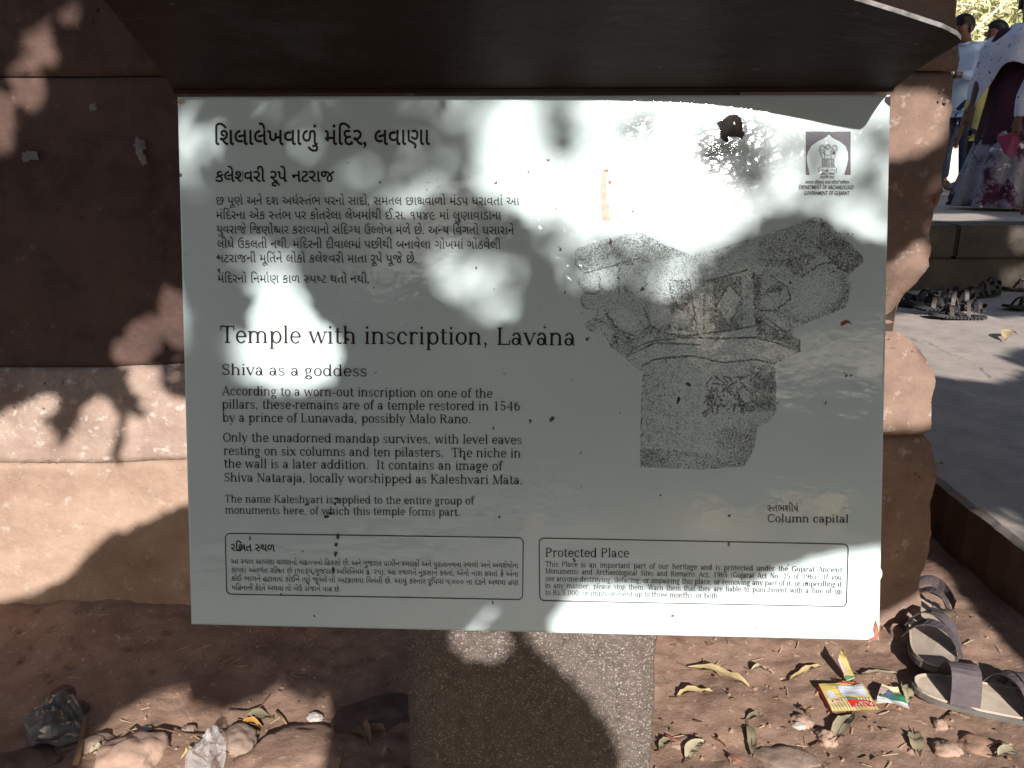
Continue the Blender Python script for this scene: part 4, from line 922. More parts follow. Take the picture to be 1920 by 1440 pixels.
    child_local('mouth', *ell(hc + Vector((0, .088 * s_, -.055 * s_)), .024 * s_, .006 * s_, .005 * s_, 8, 4), M['lip'], e, True)
    def cap(q):
        if q.y > .02 * s_ and q.z < .035 * s_: q = q * .72
        return q
    child_local('hair', *ell(hc + Vector((0, -.012 * s_, .025 * s_)), .092 * s_, .108 * s_, .098 * s_, 18, 12, fy=cap), M['hair'], e, True)
    if hairlong: child_local('hair_bun', *ell(hc + Vector((0, -.12 * s_, -.05 * s_)), .05 * s_, .05 * s_, .06 * s_, 12, 8), M['hair'], e, True)
    g = lambda k, r: (N_[k][0], r)
    T_ = {'pel': g('pel', (.15 * s_, .125 * s_)), 'waist': g('waist', (.14 * s_, .11 * s_)), 'chest': g('chest', (.155 * s_, .118 * s_)), 'neck0': g('neck0', (.075 * s_, .07 * s_))}
    Q_ = [('pel', 'waist'), ('waist', 'chest'), ('chest', 'neck0')]
    for q in 'RL':
        T_[q + 'sh'] = g(q + 'sh', .072 * s_)
        if sleeve == 'long':
            T_[q + 'el'] = g(q + 'el', .056 * s_); T_[q + 'cu'] = (tuple(Vector(N_[q + 'el'][0]).lerp(Vector(N_[q + 'wr'][0]), .86)), .042 * s_); Q_ += [('chest', q + 'sh'), (q + 'sh', q + 'el'), (q + 'el', q + 'cu')]
        else:
            T_[q + 'el'] = (tuple(Vector(N_[q + 'sh'][0]).lerp(Vector(N_[q + 'el'][0]), .8)), .062 * s_); Q_ += [('chest', q + 'sh'), (q + 'sh', q + 'el')]
    T_['hem'] = (P(0, 0, .78), (.165 * s_, .14 * s_)); Q_ += [('hem', 'pel')]
    skinned('shirt', T_, Q_, M[top], e, 2)
    if legs:
        T_ = {'pel': g('pel', (.125 * s_, .10 * s_))}; Q_ = []
        for q in 'RL':
            T_[q + 'hip'] = g(q + 'hip', .092 * s_); T_[q + 'kn'] = g(q + 'kn', .064 * s_); T_[q + 'an'] = (tuple(Vector(N_[q + 'an'][0]) + Vector((0, 0, .02 if not legbare else .30))), .052 * s_ if not legbare else .062)
            Q_ += [('pel', q + 'hip'), (q + 'hip', q + 'kn'), (q + 'kn', q + 'an')]
        skinned('trousers', T_, Q_, M[legs], e, 2)
    if shoes:
        for q in 'RL':
            a, t = Vector(N_[q + 'an'][0]), Vector(N_[q + 'to'][0]); c = a.lerp(t, .42); c.z = .045 * s_
            f = lambda v_: Vector((v_.x, v_.y, max(v_.z, -.042 * s_) * (1 if v_.y < .04 else .75)))
            o = child_local('shoe', *ell(c, .05 * s_, .145 * s_, .06 * s_, 14, 10, fy=f), M[shoes], e, True)
            o2 = child_local('shoe_lining', *ell(a + Vector((0, .01, .01)), .05 * s_, .055 * s_, .02 * s_, 12, 6), M['orange'], o, True) if shoes == 'shoe' else None
    return e, N_, P, s_
def foot(px, py): p = at_z(px, py, ZT); return p
f = foot(1779, 368)
pa, N_, P_, s_ = person(f, R(122), 'man in light blue shirt and dark jeans checking his wristwatch by the wall corner', 1.62, 'shirt_blue', 'denim', arms={1: ((.27, -.02, 1.04), (.12, .22, 1.06)), -1: ((-.27, -.02, 1.06), (-.02, .25, 1.08))}, lean=.04, stance=(.085, .05), bow=.5)
for q in ('L', 'R'):
    if q == 'L':
        A = Acc(); wr = Vector(N_['Lwr'][0]); dv = (Vector(N_['Lpa'][0]) - wr).normalized(); A.add(tube_vf([wr - dv * .016, wr + dv * .016], .034, 12)); o = A.build('wristwatch', M['black'], None, True); o.parent = pa
        o2 = child_local('watch_face', *ell(wr + Vector((0, .03, .012)), .022, .012, .022, 12, 6), M['watch'], o, True)
# shirt collar
child_local('collar', *ell(Vector(P_(0, .012, 1.355)), .075 * s_, .07 * s_, .03 * s_, 16, 6), M['shirt_blue'], pa, True)
f = foot(1824, 360); person(f, R(95), 'man in mid blue shirt and black trousers standing behind the one checking his watch', 1.68, 'shirt_mid', 'black', stance=(.08, .05))
f = foot(1763, 352); person(f, R(30), 'person in blue jeans and tan shoes almost hidden behind the temple wall corner', 1.62, 'shirt_mid', 'denim', shoes='shoe', stance=(.1, .03))
f = foot(1824, 375); e_, N_, P_, s_ = person(f, R(150), 'child in yellow short-sleeved shirt and black trousers squeezed between woman and watch-checking man', 1.12, 'yellow', 'black', sleeve='short', arms={1: ((.22, .0, 1.02), (.27, .03, .74)), -1: ((-.27, .0, 1.02), (-.33, .06, .80))})
# woman with shawl and long skirt
f = foot(1873, 393)
pw, N_, P_, s_ = person(f, R(150), 'woman in white dotted shawl, maroon tunic and long grey patterned skirt holding crimson folder', 1.48, 'maroon', None, shoes=None, hairlong=True, sleeve='short', arms={1: ((.27, .0, 1.02), (.30, .12, .74)), -1: ((-.27, -.02, 1.04), (-.15, .16, .90))})
V = []; F = []; n = 72; rows = 26
for j in range(rows + 1):
    t = j / rows; z = .60 - t * .575; rad = .20 + .12 * t ** .8
    for k in range(n):
        a = 2 * math.pi * k / n; fold = 1 + (.03 + .11 * t) * math.sin(a * 11 + 2.2 * t + math.sin(a * 3)) + .05 * t * math.sin(a * 5 + 1)
        V.append(P_(rad * fold * math.cos(a) * 1.05, rad * fold * math.sin(a) * .85, z))
for j in range(rows):
    for k in range(n): F.append((j * n + k, j * n + (k + 1) % n, (j + 1) * n + (k + 1) % n, (j + 1) * n + k))
child_local('long_skirt', V, F, M['skirt'], pw, True)
V = []; F = []; n = 60; rows = 20
for j in range(rows + 1):
    t = j / rows; z = 1.26 - t * .76; rad = .165 - .025 * math.sin(min(1, t * 2.4) * math.pi) * .9 + .065 * t ** 1.3
    for k in range(n):
        a = 2 * math.pi * k / n; fold = 1 + .06 * t * math.sin(a * 7 + 2 * t); V.append(P_(rad * fold * math.cos(a) * 1.05, rad * fold * math.sin(a) * .84, z))
for j in range(rows):
    for k in range(n): F.append((j * n + k, j * n + (k + 1) % n, (j + 1) * n + (k + 1) % n, (j + 1) * n + k))
child_local('tunic', V, F, M['maroon'], pw, True)
V = []; F = []; n = 60
for j in range(5):
    z = .50 + j * .014
    for k in range(n):
        a = 2 * math.pi * k / n; rr = .232 if j in (1, 3) else .226; V.append(P_(rr * math.cos(a) * 1.03, rr * math.sin(a) * .86, z))
for j in range(4):
    for k in range(n): F.append((j * n + k, j * n + (k + 1) % n, (j + 1) * n + (k + 1) % n, (j + 1) * n + k))
child_local('tunic_hem', V, F, M['black'], pw, True)
# shawl: a draped sheet over both shoulders, hanging down the front in a point
V = []; F = []; nu, nv = 44, 26
for j in range(nv + 1):
    vv_ = j / nv
    for i in range(nu + 1):
        u = i / nu; a = R(-125 + 250 * u) + R(90)      # round the front and both sides
        wdt = .20 + .035 * vv_; drop = .03 + vv_ * (.20 + .20 * math.exp(-((u - .66) / .16) ** 2) + .42 * math.exp(-((u - .22) / .14) ** 2))
        fold = 1 + .05 * math.sin(u * 40 + vv_ * 3) * (.4 + vv_) + .03 * math.sin(u * 17)
        sh = min(1, vv_ * 4)
        x = (.07 + (wdt - .07) * sh) * math.cos(a) * fold * 1.34; y = (.06 + (wdt - .07) * sh) * math.sin(a) * fold * 1.0
        V.append(P_(x, y, 1.405 - drop - .02 * sh))
for j in range(nv):
    for i in range(nu): F.append((j * (nu + 1) + i, j * (nu + 1) + i + 1, (j + 1) * (nu + 1) + i + 1, (j + 1) * (nu + 1) + i))
o = child_local('shawl', V, F, M['shawl'], pw, True); sm = o.modifiers.new('solid', 'SOLIDIFY'); sm.thickness = .006
A = Acc(); wr = Vector(N_['Lwr'][0]); dv = (Vector(N_['Lpa'][0]) - wr).normalized(); A.add(tube_vf([wr - dv * .035, wr - dv * .03], .034, 12)); A.build('bangle', M['redpaint'], None, True).parent = pw
# folder (held)
fy_ = f.y - .22
Wq = [at_y(x, y, fy_ - .02 * k) for k, (x, y) in enumerate(((1868, 258), (1903, 247), (1913, 263), (1899, 296), (1884, 288)))]
fo = empty('folder', Wq[0], 'crimson paper folder held low by the woman in the white shawl', 'folder')
Vq = [q - Wq[0] for q in Wq]
V = [q + Vector((0, d_, 0)) for d_ in (-.006, .006) for q in Vq]; F = [(0, 1, 2, 3, 4), (9, 8, 7, 6, 5)] + [(k, k + 5, (k + 1) % 5 + 5, (k + 1) % 5) for k in range(5)]
child_local('cover', V, F, M['folder'], fo)
child_local('papers', [q * .94 + Vector((.008, d_, .0)) for d_ in (-.003, .0032) for q in Vq], F, M['palestone'], fo)
f = foot(1946, 404); person(f, R(140), 'barefoot person in dark knee-length trousers cut off by the right frame edge', 1.2, 'shawl', 'black', shoes=None, legbare=True, stance=(.09, .03))

# ------------------------------------------------------------------ footwear
M['insole'] = mat('insole', (.42, .34, .27), (.56, .47, .38), 20, c3=(.5, .2, .17), sc3=14, t3=(.62, .66))
M['sole'] = mat('sole', (.10, .09, .085), (.16, .145, .135), 30, bump=.5)
M['sole_blk'] = mat('sole_black', (.025, .026, .03), (.05, .05, .055), 30, bump=.5)
M['strap'] = mat('strap_purple_brown', (.075, .058, .064), (.12, .098, .105), 30, rough=.6, bump=.4, bscale=200)
M['strap_blk'] = mat('strap_black', (.018, .017, .02), (.045, .038, .036), 25, rough=.45, bump=.4, bscale=150)
M['strap_edge'] = mat('strap_brown', (.045, .036, .032), (.085, .07, .06), 25, rough=.5)
def outline(L, W, n=36):
    pts = []
    for k in range(n):
        a = 2 * math.pi * k / n; y = math.sin(a); x = math.cos(a)
        w_ = W / 2 * (1 - .12 * math.cos((y - .1) * 3.0) + (.10 * y)); pts.append((x * abs(x) ** -.25 * w_ if abs(x) > 1e-6 else 0, y * L / 2))
    return pts
def slab(pts, z0, z1, sink=0, curve=None):
    n = len(pts); cv = curve or (lambda y: 0)
    V = [(x, y, z0 + cv(y)) for x, y in pts] + [(x, y, z1 + cv(y)) for x, y in pts] + [(x * .9, y * .95, z1 - sink + cv(y)) for x, y in pts] + [(0, y * .9, z1 - sink + cv(y)) for x, y in pts]
    F = [tuple(range(n - 1, -1, -1))] + [(r * n + k, r * n + (k + 1) % n, (r + 1) * n + (k + 1) % n, (r + 1) * n + k) for r in range(3) for k in range(n)]
    return V, F
def strap(p0, p1, hgt, wid, th=.0025, twist=0, n=10):
    p0, p1 = Vector(p0), Vector(p1); V = []; F = []; ax = (p1 - p0).normalized(); sdv = ax.cross(Vector((0, 0, 1))).normalized()
    for k in range(n + 1):
        t = k / n; c = p0.lerp(p1, t) + Vector((0, 0, hgt * (1 - abs(2 * t - 1) ** 2.6))); q = sdv * wid / 2
        tz = Vector((0, 0, twist * (t - .5)))
        V += [c - q - tz, c + q + tz, c + q + tz + Vector((0, 0, th)), c - q - tz + Vector((0, 0, th))]
    for k in range(n):
        for j in range(4): F.append((k * 4 + j, k * 4 + (j + 1) % 4, k * 4 + 4 + (j + 1) % 4, k * 4 + 4 + j))
    F += [(0, 3, 2, 1), (n * 4, n * 4 + 1, n * 4 + 2, n * 4 + 3)]
    return V, F
def sandal(loc, rz, label, style, L=.27, W=.095, tilt=(0, 0), group=None):
    e = empty('sandal', loc, label, 'sandal', group, (tilt[0], tilt[1], rz))
    O_ = outline(L, W); cv = lambda y: .008 * max(0, y / (L / 2)) ** 2 + .004 * max(0, -y / (L / 2))
    pale = style in ('cross', 'band')
    child_local('sole', *slab([(x * 1.03, y * 1.01) for x, y in O_], 0, .010, 0, cv), M['sole'] if pale else M['sole_blk'], e)
    child_local('footbed', *slab([(x * .97, y * .985) for x, y in O_], .0097, .015, .0025, cv), M['insole'] if pale else M['strap_blk'], e)
    ms = M['strap'] if pale else M['strap_blk']; w2 = W / 2
    W2 = 0
    S = {'cross': [((-w2 * 1.05, .070, .012), (w2 * 1.05, .030, .012), .045, .026), ((-w2, .035, .012), (w2, -.005, .012), .05, .024), ((-w2 * .9, -.045, .012), (w2 * .9, -.075, .02), .06, .022), ((-w2 * .8, -.10, .02), (w2 * 1.0, -.05, .05), .03, .02)],
         'band': [((-w2, -.005, .012), (w2, .045, .012), .05, .022), ((-w2, .055, .012), (w2 * 1.05, .075, .012), .048, .034), ((-w2 * .9, -.065, .012), (w2 * .9, -.060, .012), .055, .05), ((-w2 * 1.02, .02, .015), (w2 * .9, .05, .015), .05, .02)],
         'sport': [((-w2, .07, .012), (w2, .02, .012), .045, .02), ((-w2, .02, .012), (w2, .07, .012), .048, .02), ((-w2, -.02, .012), (w2 * .9, -.06, .03), .06, .018), ((-w2 * .8, -.09, .02), (w2 * .8, -.09, .02), .075, .018), ((-w2, -.055, .012), (w2, -.0, .02), .055, .014)]}[style]
    for q, (a, b, h_, w_) in enumerate(S):
        o = child_local('strap', *strap(a, b, h_, w_, twist=.008 * (-1) ** q), ms if (pale or q % 2) else M['strap_edge'], e)
    # heel loop
    pts = [(w2 * .95 * math.cos(t), -L * .30 - .05 * math.sin(t), .055 - .01 * math.cos(2 * t)) for t in [k * math.pi / 10 for k in range(11)]]
    V = []; F = []
    for k, p in enumerate(pts): V += [(p[0], p[1], p[2] - .010), (p[0], p[1], p[2] + .012), (p[0] * .94, p[1] + .002, p[2] + .012), (p[0] * .94, p[1] + .002, p[2] - .010)]
    for k in range(10):
        for j in range(4): F.append((k * 4 + j, k * 4 + (j + 1) % 4, k * 4 + 4 + (j + 1) % 4, k * 4 + 4 + j))
    if style != 'band': child_local('heel_strap', V, F, ms, e)
    bz = S[1]; mid = (Vector(bz[0]) + Vector(bz[1])) / 2 + Vector((0, 0, bz[2] + .004)); v_, f_ = box_vf(-.011, .011, -.009, .009, 0, .004)
    child_local('buckle', [Vector(q) + mid for q in v_], f_, M['worn'] if not pale else M['strap_edge'], e)
    if not pale:
        A = Acc()
        for k in range(-6, 7):
            A.add(box_vf(-W * .5 - .0035, W * .5 + .0035, k * .019 - .006, k * .019 + .006, .0005, .010)) if abs(k) < 6 else None
        o = A.build('tread', M['sole_blk'], None); o.parent = e; o['kind'] = 'stuff'
    return e
def on_soil(px, py, dz=0):
    p = at_z(px, py, .02); p = at_z(px, py, soil_z(p.x, p.y)); p.z = soil_z(p.x, p.y) + dz; return p
p = on_soil(1742, 1200, .004); sandal(p, R(156), 'purple-brown strap sandal with cream insole lying heel-up along the step, leaf caught under its straps', 'cross', .285, .092, (R(3), R(-4)), 'purple-brown sandals by the step')
p = on_soil(1862, 1330, .006); sandal(p, R(-104), 'purple-brown sandal with wide cross band and curved pale sole, nearest to the frame corner', 'band', .27, .09, (R(-3), R(4)), 'purple-brown sandals by the step')
SP = [((1795, 597), 98, 'black sport sandal with crossed straps and toothed sole, frontmost of the pile on the terrace', 0), ((1752, 566), 70, 'brown-strapped dark sandal behind the frontmost one at the wall corner', .01), ((1835, 556), 110, 'black sandal with high ankle strap at the back right of the pile', 0),
      ((1715, 575), 40, 'grey-soled sandal half hidden by the wall moulding', 0), ((1768, 578), 85, 'dark blue strapped sandal squeezed in the middle of the pile', .035), ((1930, 545), 80, 'flat black sandal at the frame edge, farther from the pile', 0), ((1932, 580), 95, 'blue-black sandal in the shade at the frame edge, nearer one', 0)]
for (px, py), rz, lb, dz in SP:
    p = at_z(px, py, .153 + dz); sandal((p.x, p.y, .154 + dz), R(rz), lb, 'sport', .30, .105, (R(random.uniform(-4, 4)), R(random.uniform(-6, 6))), 'sandals left on the terrace')

# ------------------------------------------------------------------ litter, leaves and stones on the soil
M['straw'] = mat('straw', (.34, .24, .15), (.45, .34, .22), 60)
M['leaf_y'] = mat('leaf_yellow', (.42, .31, .15), (.55, .43, .24), 30, rough=.6); M['leaf_g'] = mat('leaf_greyish_green', (.20, .175, .11), (.30, .25, .16), 30, rough=.6)
M['leaf_o'] = mat('leaf_orange', (.42, .20, .05), (.52, .28, .09), 30, rough=.6); M['leaf_b'] = mat('leaf_brown', (.20, .12, .07), (.30, .19, .11), 30, rough=.7)
M['leaf_p'] = mat('leaf_pale', (.36, .31, .20), (.47, .41, .28), 30, rough=.6); M['twig'] = mat('twig', (.10, .06, .04), (.18, .11, .07), 30); M['redstalk'] = mat('red_stalk', (.35, .10, .07), (.4, .14, .1), 30)
def leaf(px, py, px2, py2, wd, m_, label, curl=.006, z=0, cat='leaf', surf=None):
    a = on_soil(px, py); b = on_soil(px2, py2)
    if surf is not None: a = at_z(px, py, surf); b = at_z(px2, py2, surf)
    ax = b - a; L_ = ax.length; ax.normalize(); sd_ = ax.cross(Vector((0, 0, 1))).normalized(); V = []; F = []; n = 9; r = random.Random(int(px * 7 + py)); bend = r.uniform(-.12, .12)
    for k in range(n + 1):
        t = k / n; w_ = wd * (math.sin(math.pi * t ** .85) ** .8 + .02) / 2.6; lift = curl * math.sin(math.pi * t) * r.uniform(.7, 1.2) + .004 + z; c = a + ax * L_ * t + sd_ * L_ * bend * math.sin(math.pi * t)
        g = soil_z(c.x, c.y) if surf is None else surf; c.z = g + lift
        V += [c - sd_ * w_ + Vector((0, 0, .006 * r.random() + w_ * .22)), c, c + sd_ * w_ + Vector((0, 0, .006 * r.random() + w_ * .12))]
    for k in range(n):
        for j in (0, 1): F.append((k * 3 + j, k * 3 + j + 1, k * 3 + 4 + j, k * 3 + 3 + j))
    V = [q - a for q in V]
    e = empty('fallen_leaf', a, label, cat, 'fallen leaves on the soil')
    child_local('blade', V, F, M[m_], e, True)
    A = Acc(); A.add(tube_vf([V[1] - ax * L_ * .18 + Vector((0, 0, .002)), V[1], V[3 * n // 2 // 3 * 3 + 1], V[-2]], [.0009, .0012, .0009, .0004], 5)); A.build('midrib', M['twig'], None).parent = e
LV = [(1290, 1255, 1405, 1290, .028, 'leaf_y', 'long crinkled yellow leaf with a curled stalk, largest one right of the post'), (1268, 1312, 1338, 1302, .022, 'leaf_y', 'short yellow leaf lying just below the largest yellow one'),
      (1408, 1262, 1450, 1266, .012, 'leaf_p', 'faint pale sliver of leaf between the yellow leaf and the wrapper'), (1480, 1280, 1540, 1256, .016, 'leaf_y', 'narrow yellow leaf with a twisted tip left of the upright wrapper scrap'),
      (1615, 1268, 1680, 1272, .012, 'leaf_g', 'slender grey-green leaf between the wrapper and the sandal'), (1402, 1368, 1410, 1425, .020, 'leaf_g', 'upright grey-green leaf with dark shadow near the bottom edge'),
      (1600, 1345, 1560, 1400, .032, 'leaf_p', 'pale green leaf with insect holes below the wrapper'), (1712, 1385, 1725, 1420, .03, 'leaf_g', 'dull grey-green leaf below the small packet'), (1398, 1352, 1430, 1342, .02, 'leaf_g', 'small torn green leaf at the middle of the lit soil'),
      (1288, 1425, 1322, 1400, .028, 'leaf_p', 'yellow-green leaf with red stalk near the post'), (1235, 1412, 1266, 1396, .02, 'leaf_g', 'green leaf touching the foot of the post'), (1870, 1425, 1900, 1400, .03, 'leaf_p', 'pale leaf in the bottom right corner'),
      (456, 1352, 514, 1350, .030, 'leaf_g', 'broad grey-green leaf above the orange one'), (447, 1362, 492, 1366, .022, 'leaf_o', 'bright orange leaf beside a grey stone'), (168, 1420, 202, 1408, .02, 'leaf_p', 'pale green leaf under a clod at lower left'),
      (665, 1355, 695, 1405, .026, 'leaf_b', 'brown pointed leaf in the shade left of the post'), (692, 1372, 722, 1375, .02, 'leaf_b', 'brown leaf under the flat stone'), (740, 1378, 775, 1392, .02, 'leaf_b', 'brown leaf touching the left foot of the post'), (715, 1420, 735, 1412, .018, 'leaf_g', 'small pale leaf in the deep shade left of the post'),
      (362, 1410, 340, 1430, .012, 'leaf_y', 'narrow orange-yellow leaf edging the clear plastic bag'), (1690, 1292, 1702, 1325, .024, 'leaf_p', 'upright yellow-green leaf leaning on the small packet'), (1745, 1180, 1768, 1215, .034, 'leaf_g', 'green leaf caught under the straps of the upper sandal'),
      (1500, 1330, 1520, 1345, .014, 'leaf_b', 'tiny brown curled leaf left of the striped wrapper'), (1340, 1395, 1362, 1402, .010, 'leaf_b', 'tiny dry leaf scrap by the red stalk')]
for q in LV: leaf(*q[:7], z=(.045 if 'straps' in q[6] else 0.0))
leaf(1885, 640, 1908, 628, .05, 'leaf_y', 'curled yellow leaf alone on the lit terrace', surf=.155, curl=.02)
leaf(1752, 878, 1768, 872, .02, 'leaf_p', 'white pointed chip at the terrace edge by the wall', surf=.155)
def stick(pts, r_, m_, label, name='twig', cat='twig'):
    P = [on_soil(x, y, z) for x, y, z in pts]; a = P[0].copy(); tag(me_obj(name, *tube_vf(P, [r_ * (1 - .5 * k / len(P)) for k in range(len(P))], 6), M[m_], None, True), label, cat, 'twigs and stalks on the soil')
stick([(140, 1436, .0), (155, 1400, .012), (168, 1372, .03)], .006, 'leaf_b', 'thick brown stick leaning beside the dark torn bag')
stick([(225, 1388, .006), (245, 1378, .012), (262, 1392, .012), (280, 1405, .006), (290, 1412, .004)], .0022, 'twig', 'dark crooked root arching over the pale clod')
stick([(262, 1382, .006), (300, 1376, .01), (340, 1382, .008), (380, 1385, .006)], .0018, 'twig', 'thin dark wire-like root running towards the grey stone')
stick([(430, 1338, .004), (462, 1346, .008), (490, 1340, .01), (505, 1330, .016)], .0016, 'twig', 'forked dry twig above the broad grey-green leaf')
stick([(520, 1342, .004), (532, 1355, .008), (540, 1365, .004)], .0028, 'leaf_b', 'short stub of stick between the leaf and the white chip')
stick([(600, 1392, .004), (622, 1375, .012), (640, 1362, .012)], .0025, 'twig', 'straight twig crossing the shadow edge left of the post')
stick([(1365, 1413, .006), (1390, 1432, .006)], .0018, 'redstalk', 'straight red leaf stalk near the bottom edge')
stick([(1248, 1386, .006), (1275, 1398, .006), (1290, 1402, .004)], .0015, 'redstalk', 'red stalk lying beside the green leaf near the post')
stick([(1520, 1402, .004), (1550, 1398, .01), (1565, 1390, .012)], .002, 'twig', 'dark stalk of the pale holed leaf')
stick([(1765, 1355, .004), (1800, 1348, .012), (1850, 1352, .006)], .0016, 'twig', 'dark forked twig beneath the curved sandal')
stick([(1850, 1405, .004), (1880, 1398, .01), (1902, 1402, .006)], .0025, 'twig', 'crooked dark twig in the bottom right corner')
def rock(px, py, r_, m_, label, sq=.55, sx=1.3, seed=0, name='stone', cat='stone', ang=None):
    c = on_soil(px, py); bm = bmesh.new(); bmesh.ops.create_icosphere(bm, subdivisions=4, radius=1)
    for v_ in bm.verts:
        k = 1 + .28 * noise.noise(v_.co * 1.1 + Vector((seed, 0, 0))) + .16 * noise.noise(v_.co * 2.6 + Vector((0, seed, 0))) + .06 * noise.noise(v_.co * 8)
        v_.co = Vector((v_.co.x * r_ * sx, v_.co.y * r_, v_.co.z * r_ * sq)) * k
    for f_ in bm.faces: f_.smooth = True
    o = bm_obj(name, bm, M[m_]); o.location = c + Vector((0, 0, -r_ * sq * .12)); o.rotation_euler = (0, 0, random.uniform(-.6, .6) if ang is None else ang)
    tag(o, label, cat, 'stones on the soil')
M['rock_g'] = mat('rock_grey', (.24, .165, .13), (.34, .25, .20), 20, bump=.8, bscale=120); M['rock_p'] = mat('rock_pink', (.34, .22, .165), (.45, .31, .24), 20, bump=.7, bscale=120)
M['rock_r'] = mat('rock_red', (.28, .155, .11), (.34, .21, .15), 20, bump=.8); M['rock_d'] = mat('rock_dark', (.10, .065, .05), (.16, .11, .085), 20, bump=.8, bscale=100); M['rock_w'] = mat('rock_white', (.38, .34, .30), (.5, .46, .42), 20, bump=.4)
for a in [(245, 1418, .045, 'rock_p', 'largest pale rounded clod at lower left', .7, 1.2, 1), (440, 1390, .030, 'rock_g', 'grey angular stone just above the clear bag', .6, 1.3, 2), (354, 1368, .0125, 'rock_g', 'round grey pebble above the clear bag', .8, 1, 3),
          (590, 1347, .012, 'rock_w', 'white wedge-shaped chip by the shadow edge', .7, 1.2, 4), (560, 1410, .065, 'soil', 'wide low mound of clay left of the post', .25, 1.5, 5), (183, 1396, .022, 'rock_g', 'squarish grey stone beside the thick stick', .7, 1.3, 6), (392, 1378, .009, 'rock_w', 'small white pebble beside the grey stone', .7, 1.2, 7),
          (275, 1372, .008, 'rock_w', 'tiny white pebble above the pale clod, upper one', .8, 1.2, 8), (262, 1380, .007, 'rock_w', 'tiny white pebble above the pale clod, lower one', .8, 1.2, 9), (705, 1340, .050, 'rock_d', 'flat dark stone in the shade left of the post', .4, 1.5, 10), (60, 1425, .032, 'rock_d', 'dark stone at the lower left corner', .5, 1.4, 11),
          (20, 1432, .03, 'rock_d', 'dark stone cut by the left frame edge', .5, 1.4, 12), (1505, 1352, .016, 'rock_p', 'pinkish pebble left of the wrapper', .7, 1.2, 13), (1497, 1364, .010, 'rock_w', 'pale pebble beneath the pinkish one', .7, 1.3, 14), (1548, 1385, .018, 'rock_p', 'pink pointed pebble throwing a dark shadow', .9, 1.0, 15),
          (1762, 1362, .012, 'rock_p', 'yellowish nodule under the curved sandal', .9, 1.0, 16), (1775, 1405, .020, 'rock_p', 'pink stone near the bottom right', .6, 1.2, 17), (1470, 1420, .032, 'rock_g', 'flat grey half-buried stone at the bottom edge', .25, 1.6, 18), (1832, 1398, .024, 'rock_r', 'rusty red stone lump at lower right', .4, 1.2, 19),
          (520, 1400, .008, 'rock_w', 'white fleck-like pebble on the clay mound', .6, 1.2, 20), (478, 1398, .007, 'rock_w', 'white pebble between bag and clay mound', .6, 1.2, 21), (1280, 1395, .016, 'rock_p', 'pink crumb of clay beside the post', .5, 1.5, 22), (120, 1300, .02, 'rock_d', 'dark clod in the shaded soil above the torn bag', .5, 1.3, 23), (150, 1330, .016, 'rock_d', 'small dark clod right above the torn bag', .6, 1.2, 24)]: rock(*a)
A = Acc(); r = random.Random(3)
for k in range(2200):
    x, y = r.uniform(-1.1, 1.03), r.uniform(1.0, 1.62)
    if -.15 < x < .19 and y < .95: continue
    if fbm(x * 5, y * 5, 2) < r.uniform(-.5, .3): continue
    q = r.random() ** 4 * .005 + .0008; z = soil_z(x, y) + q * .3; h_ = r.uniform(0, 6.28); V = []
    for j in range(5): V.append((x + q * math.cos(h_ + j * 1.257) * r.uniform(.8, 1.3), y + q * math.sin(h_ + j * 1.257), z - q * .4))
    V.append((x + q * .2, y, z + q * r.uniform(.4, .9))); A.add((V, [(j, (j + 1) % 5, 5) for j in range(5)]))
o = A.build('grit', M['soil']); tag(o, 'fine loose grit strewn over the reddish soil', 'grit', kind='stuff')
A = Acc()
for k in range(230):
    x, y = r.uniform(-1.1, 1.03), r.uniform(1.0, 1.5); l = r.uniform(.006, .028); a = r.uniform(0, 3.14); z = soil_z(x, y) + .0025; c, s2 = math.cos(a) * l / 2, math.sin(a) * l / 2; w2 = r.uniform(.0006, .0014)
    A.add(([(x - c, y - s2, z), (x + c, y + s2, z + .002), (x + c + w2, y + s2 - w2, z + .001), (x - c + w2, y - s2 - w2, z - .001)], [(0, 1, 2, 3)]))
o = A.build('straw_bits', M['straw']); tag(o, 'tiny bits of straw and dry grass scattered on the soil', 'straw', kind='stuff')

A = Acc(); r = random.Random(9)
for k in range(420):
    x, y = r.uniform(-1.1, 1.03), r.uniform(1.0, 1.55)
    if fbm(x * 4, y * 4, 7) < r.uniform(-.4, .2): continue
    l = r.uniform(.004, .013); a = r.uniform(0, 6.28); z = soil_z(x, y) + .002; n_ = r.randint(3, 5)
    A.add(([(x + l * r.uniform(.5, 1) * math.cos(a + j * 6.28 / n_), y + l * r.uniform(.25, .8) * math.sin(a + j * 6.28 / n_), z + r.uniform(0, .004)) for j in range(n_)], [tuple(range(n_))]))
o = A.build('leaf_crumbs', M['leaf_b']); tag(o, 'crumbled bits of dry brown leaf trodden into the soil', 'leaf litter', kind='stuff')
# cracks and a worn joint in the terrace
for pts in ([(1733, 638), (1760, 652), (1775, 660), (1800, 668), (1840, 690), (1868, 712)], [(1690, 628), (1712, 634), (1722, 640)]):
    P = [at_z(x + random.uniform(-2, 2), y, .1545) for x, y in pts]; V = []; F = []; q = []
    for a, b in zip(P, P[1:]): q += [a.lerp(b, t / 5) + Vector((random.uniform(-.006, .006), random.uniform(-.006, .006), 0)) for t in range(5)]
    for i, p in enumerate(q): w2 = .0012 + .0022 * random.random(); V += [p - Vector((0, w2 * 1.6, 0)), p + Vector((0, w2 * 1.6, 0))]
    for i in range(len(q) - 1): F.append((2 * i, 2 * i + 1, 2 * i + 3, 2 * i + 2))
    me_obj('crack', V, F, M['core'], low)

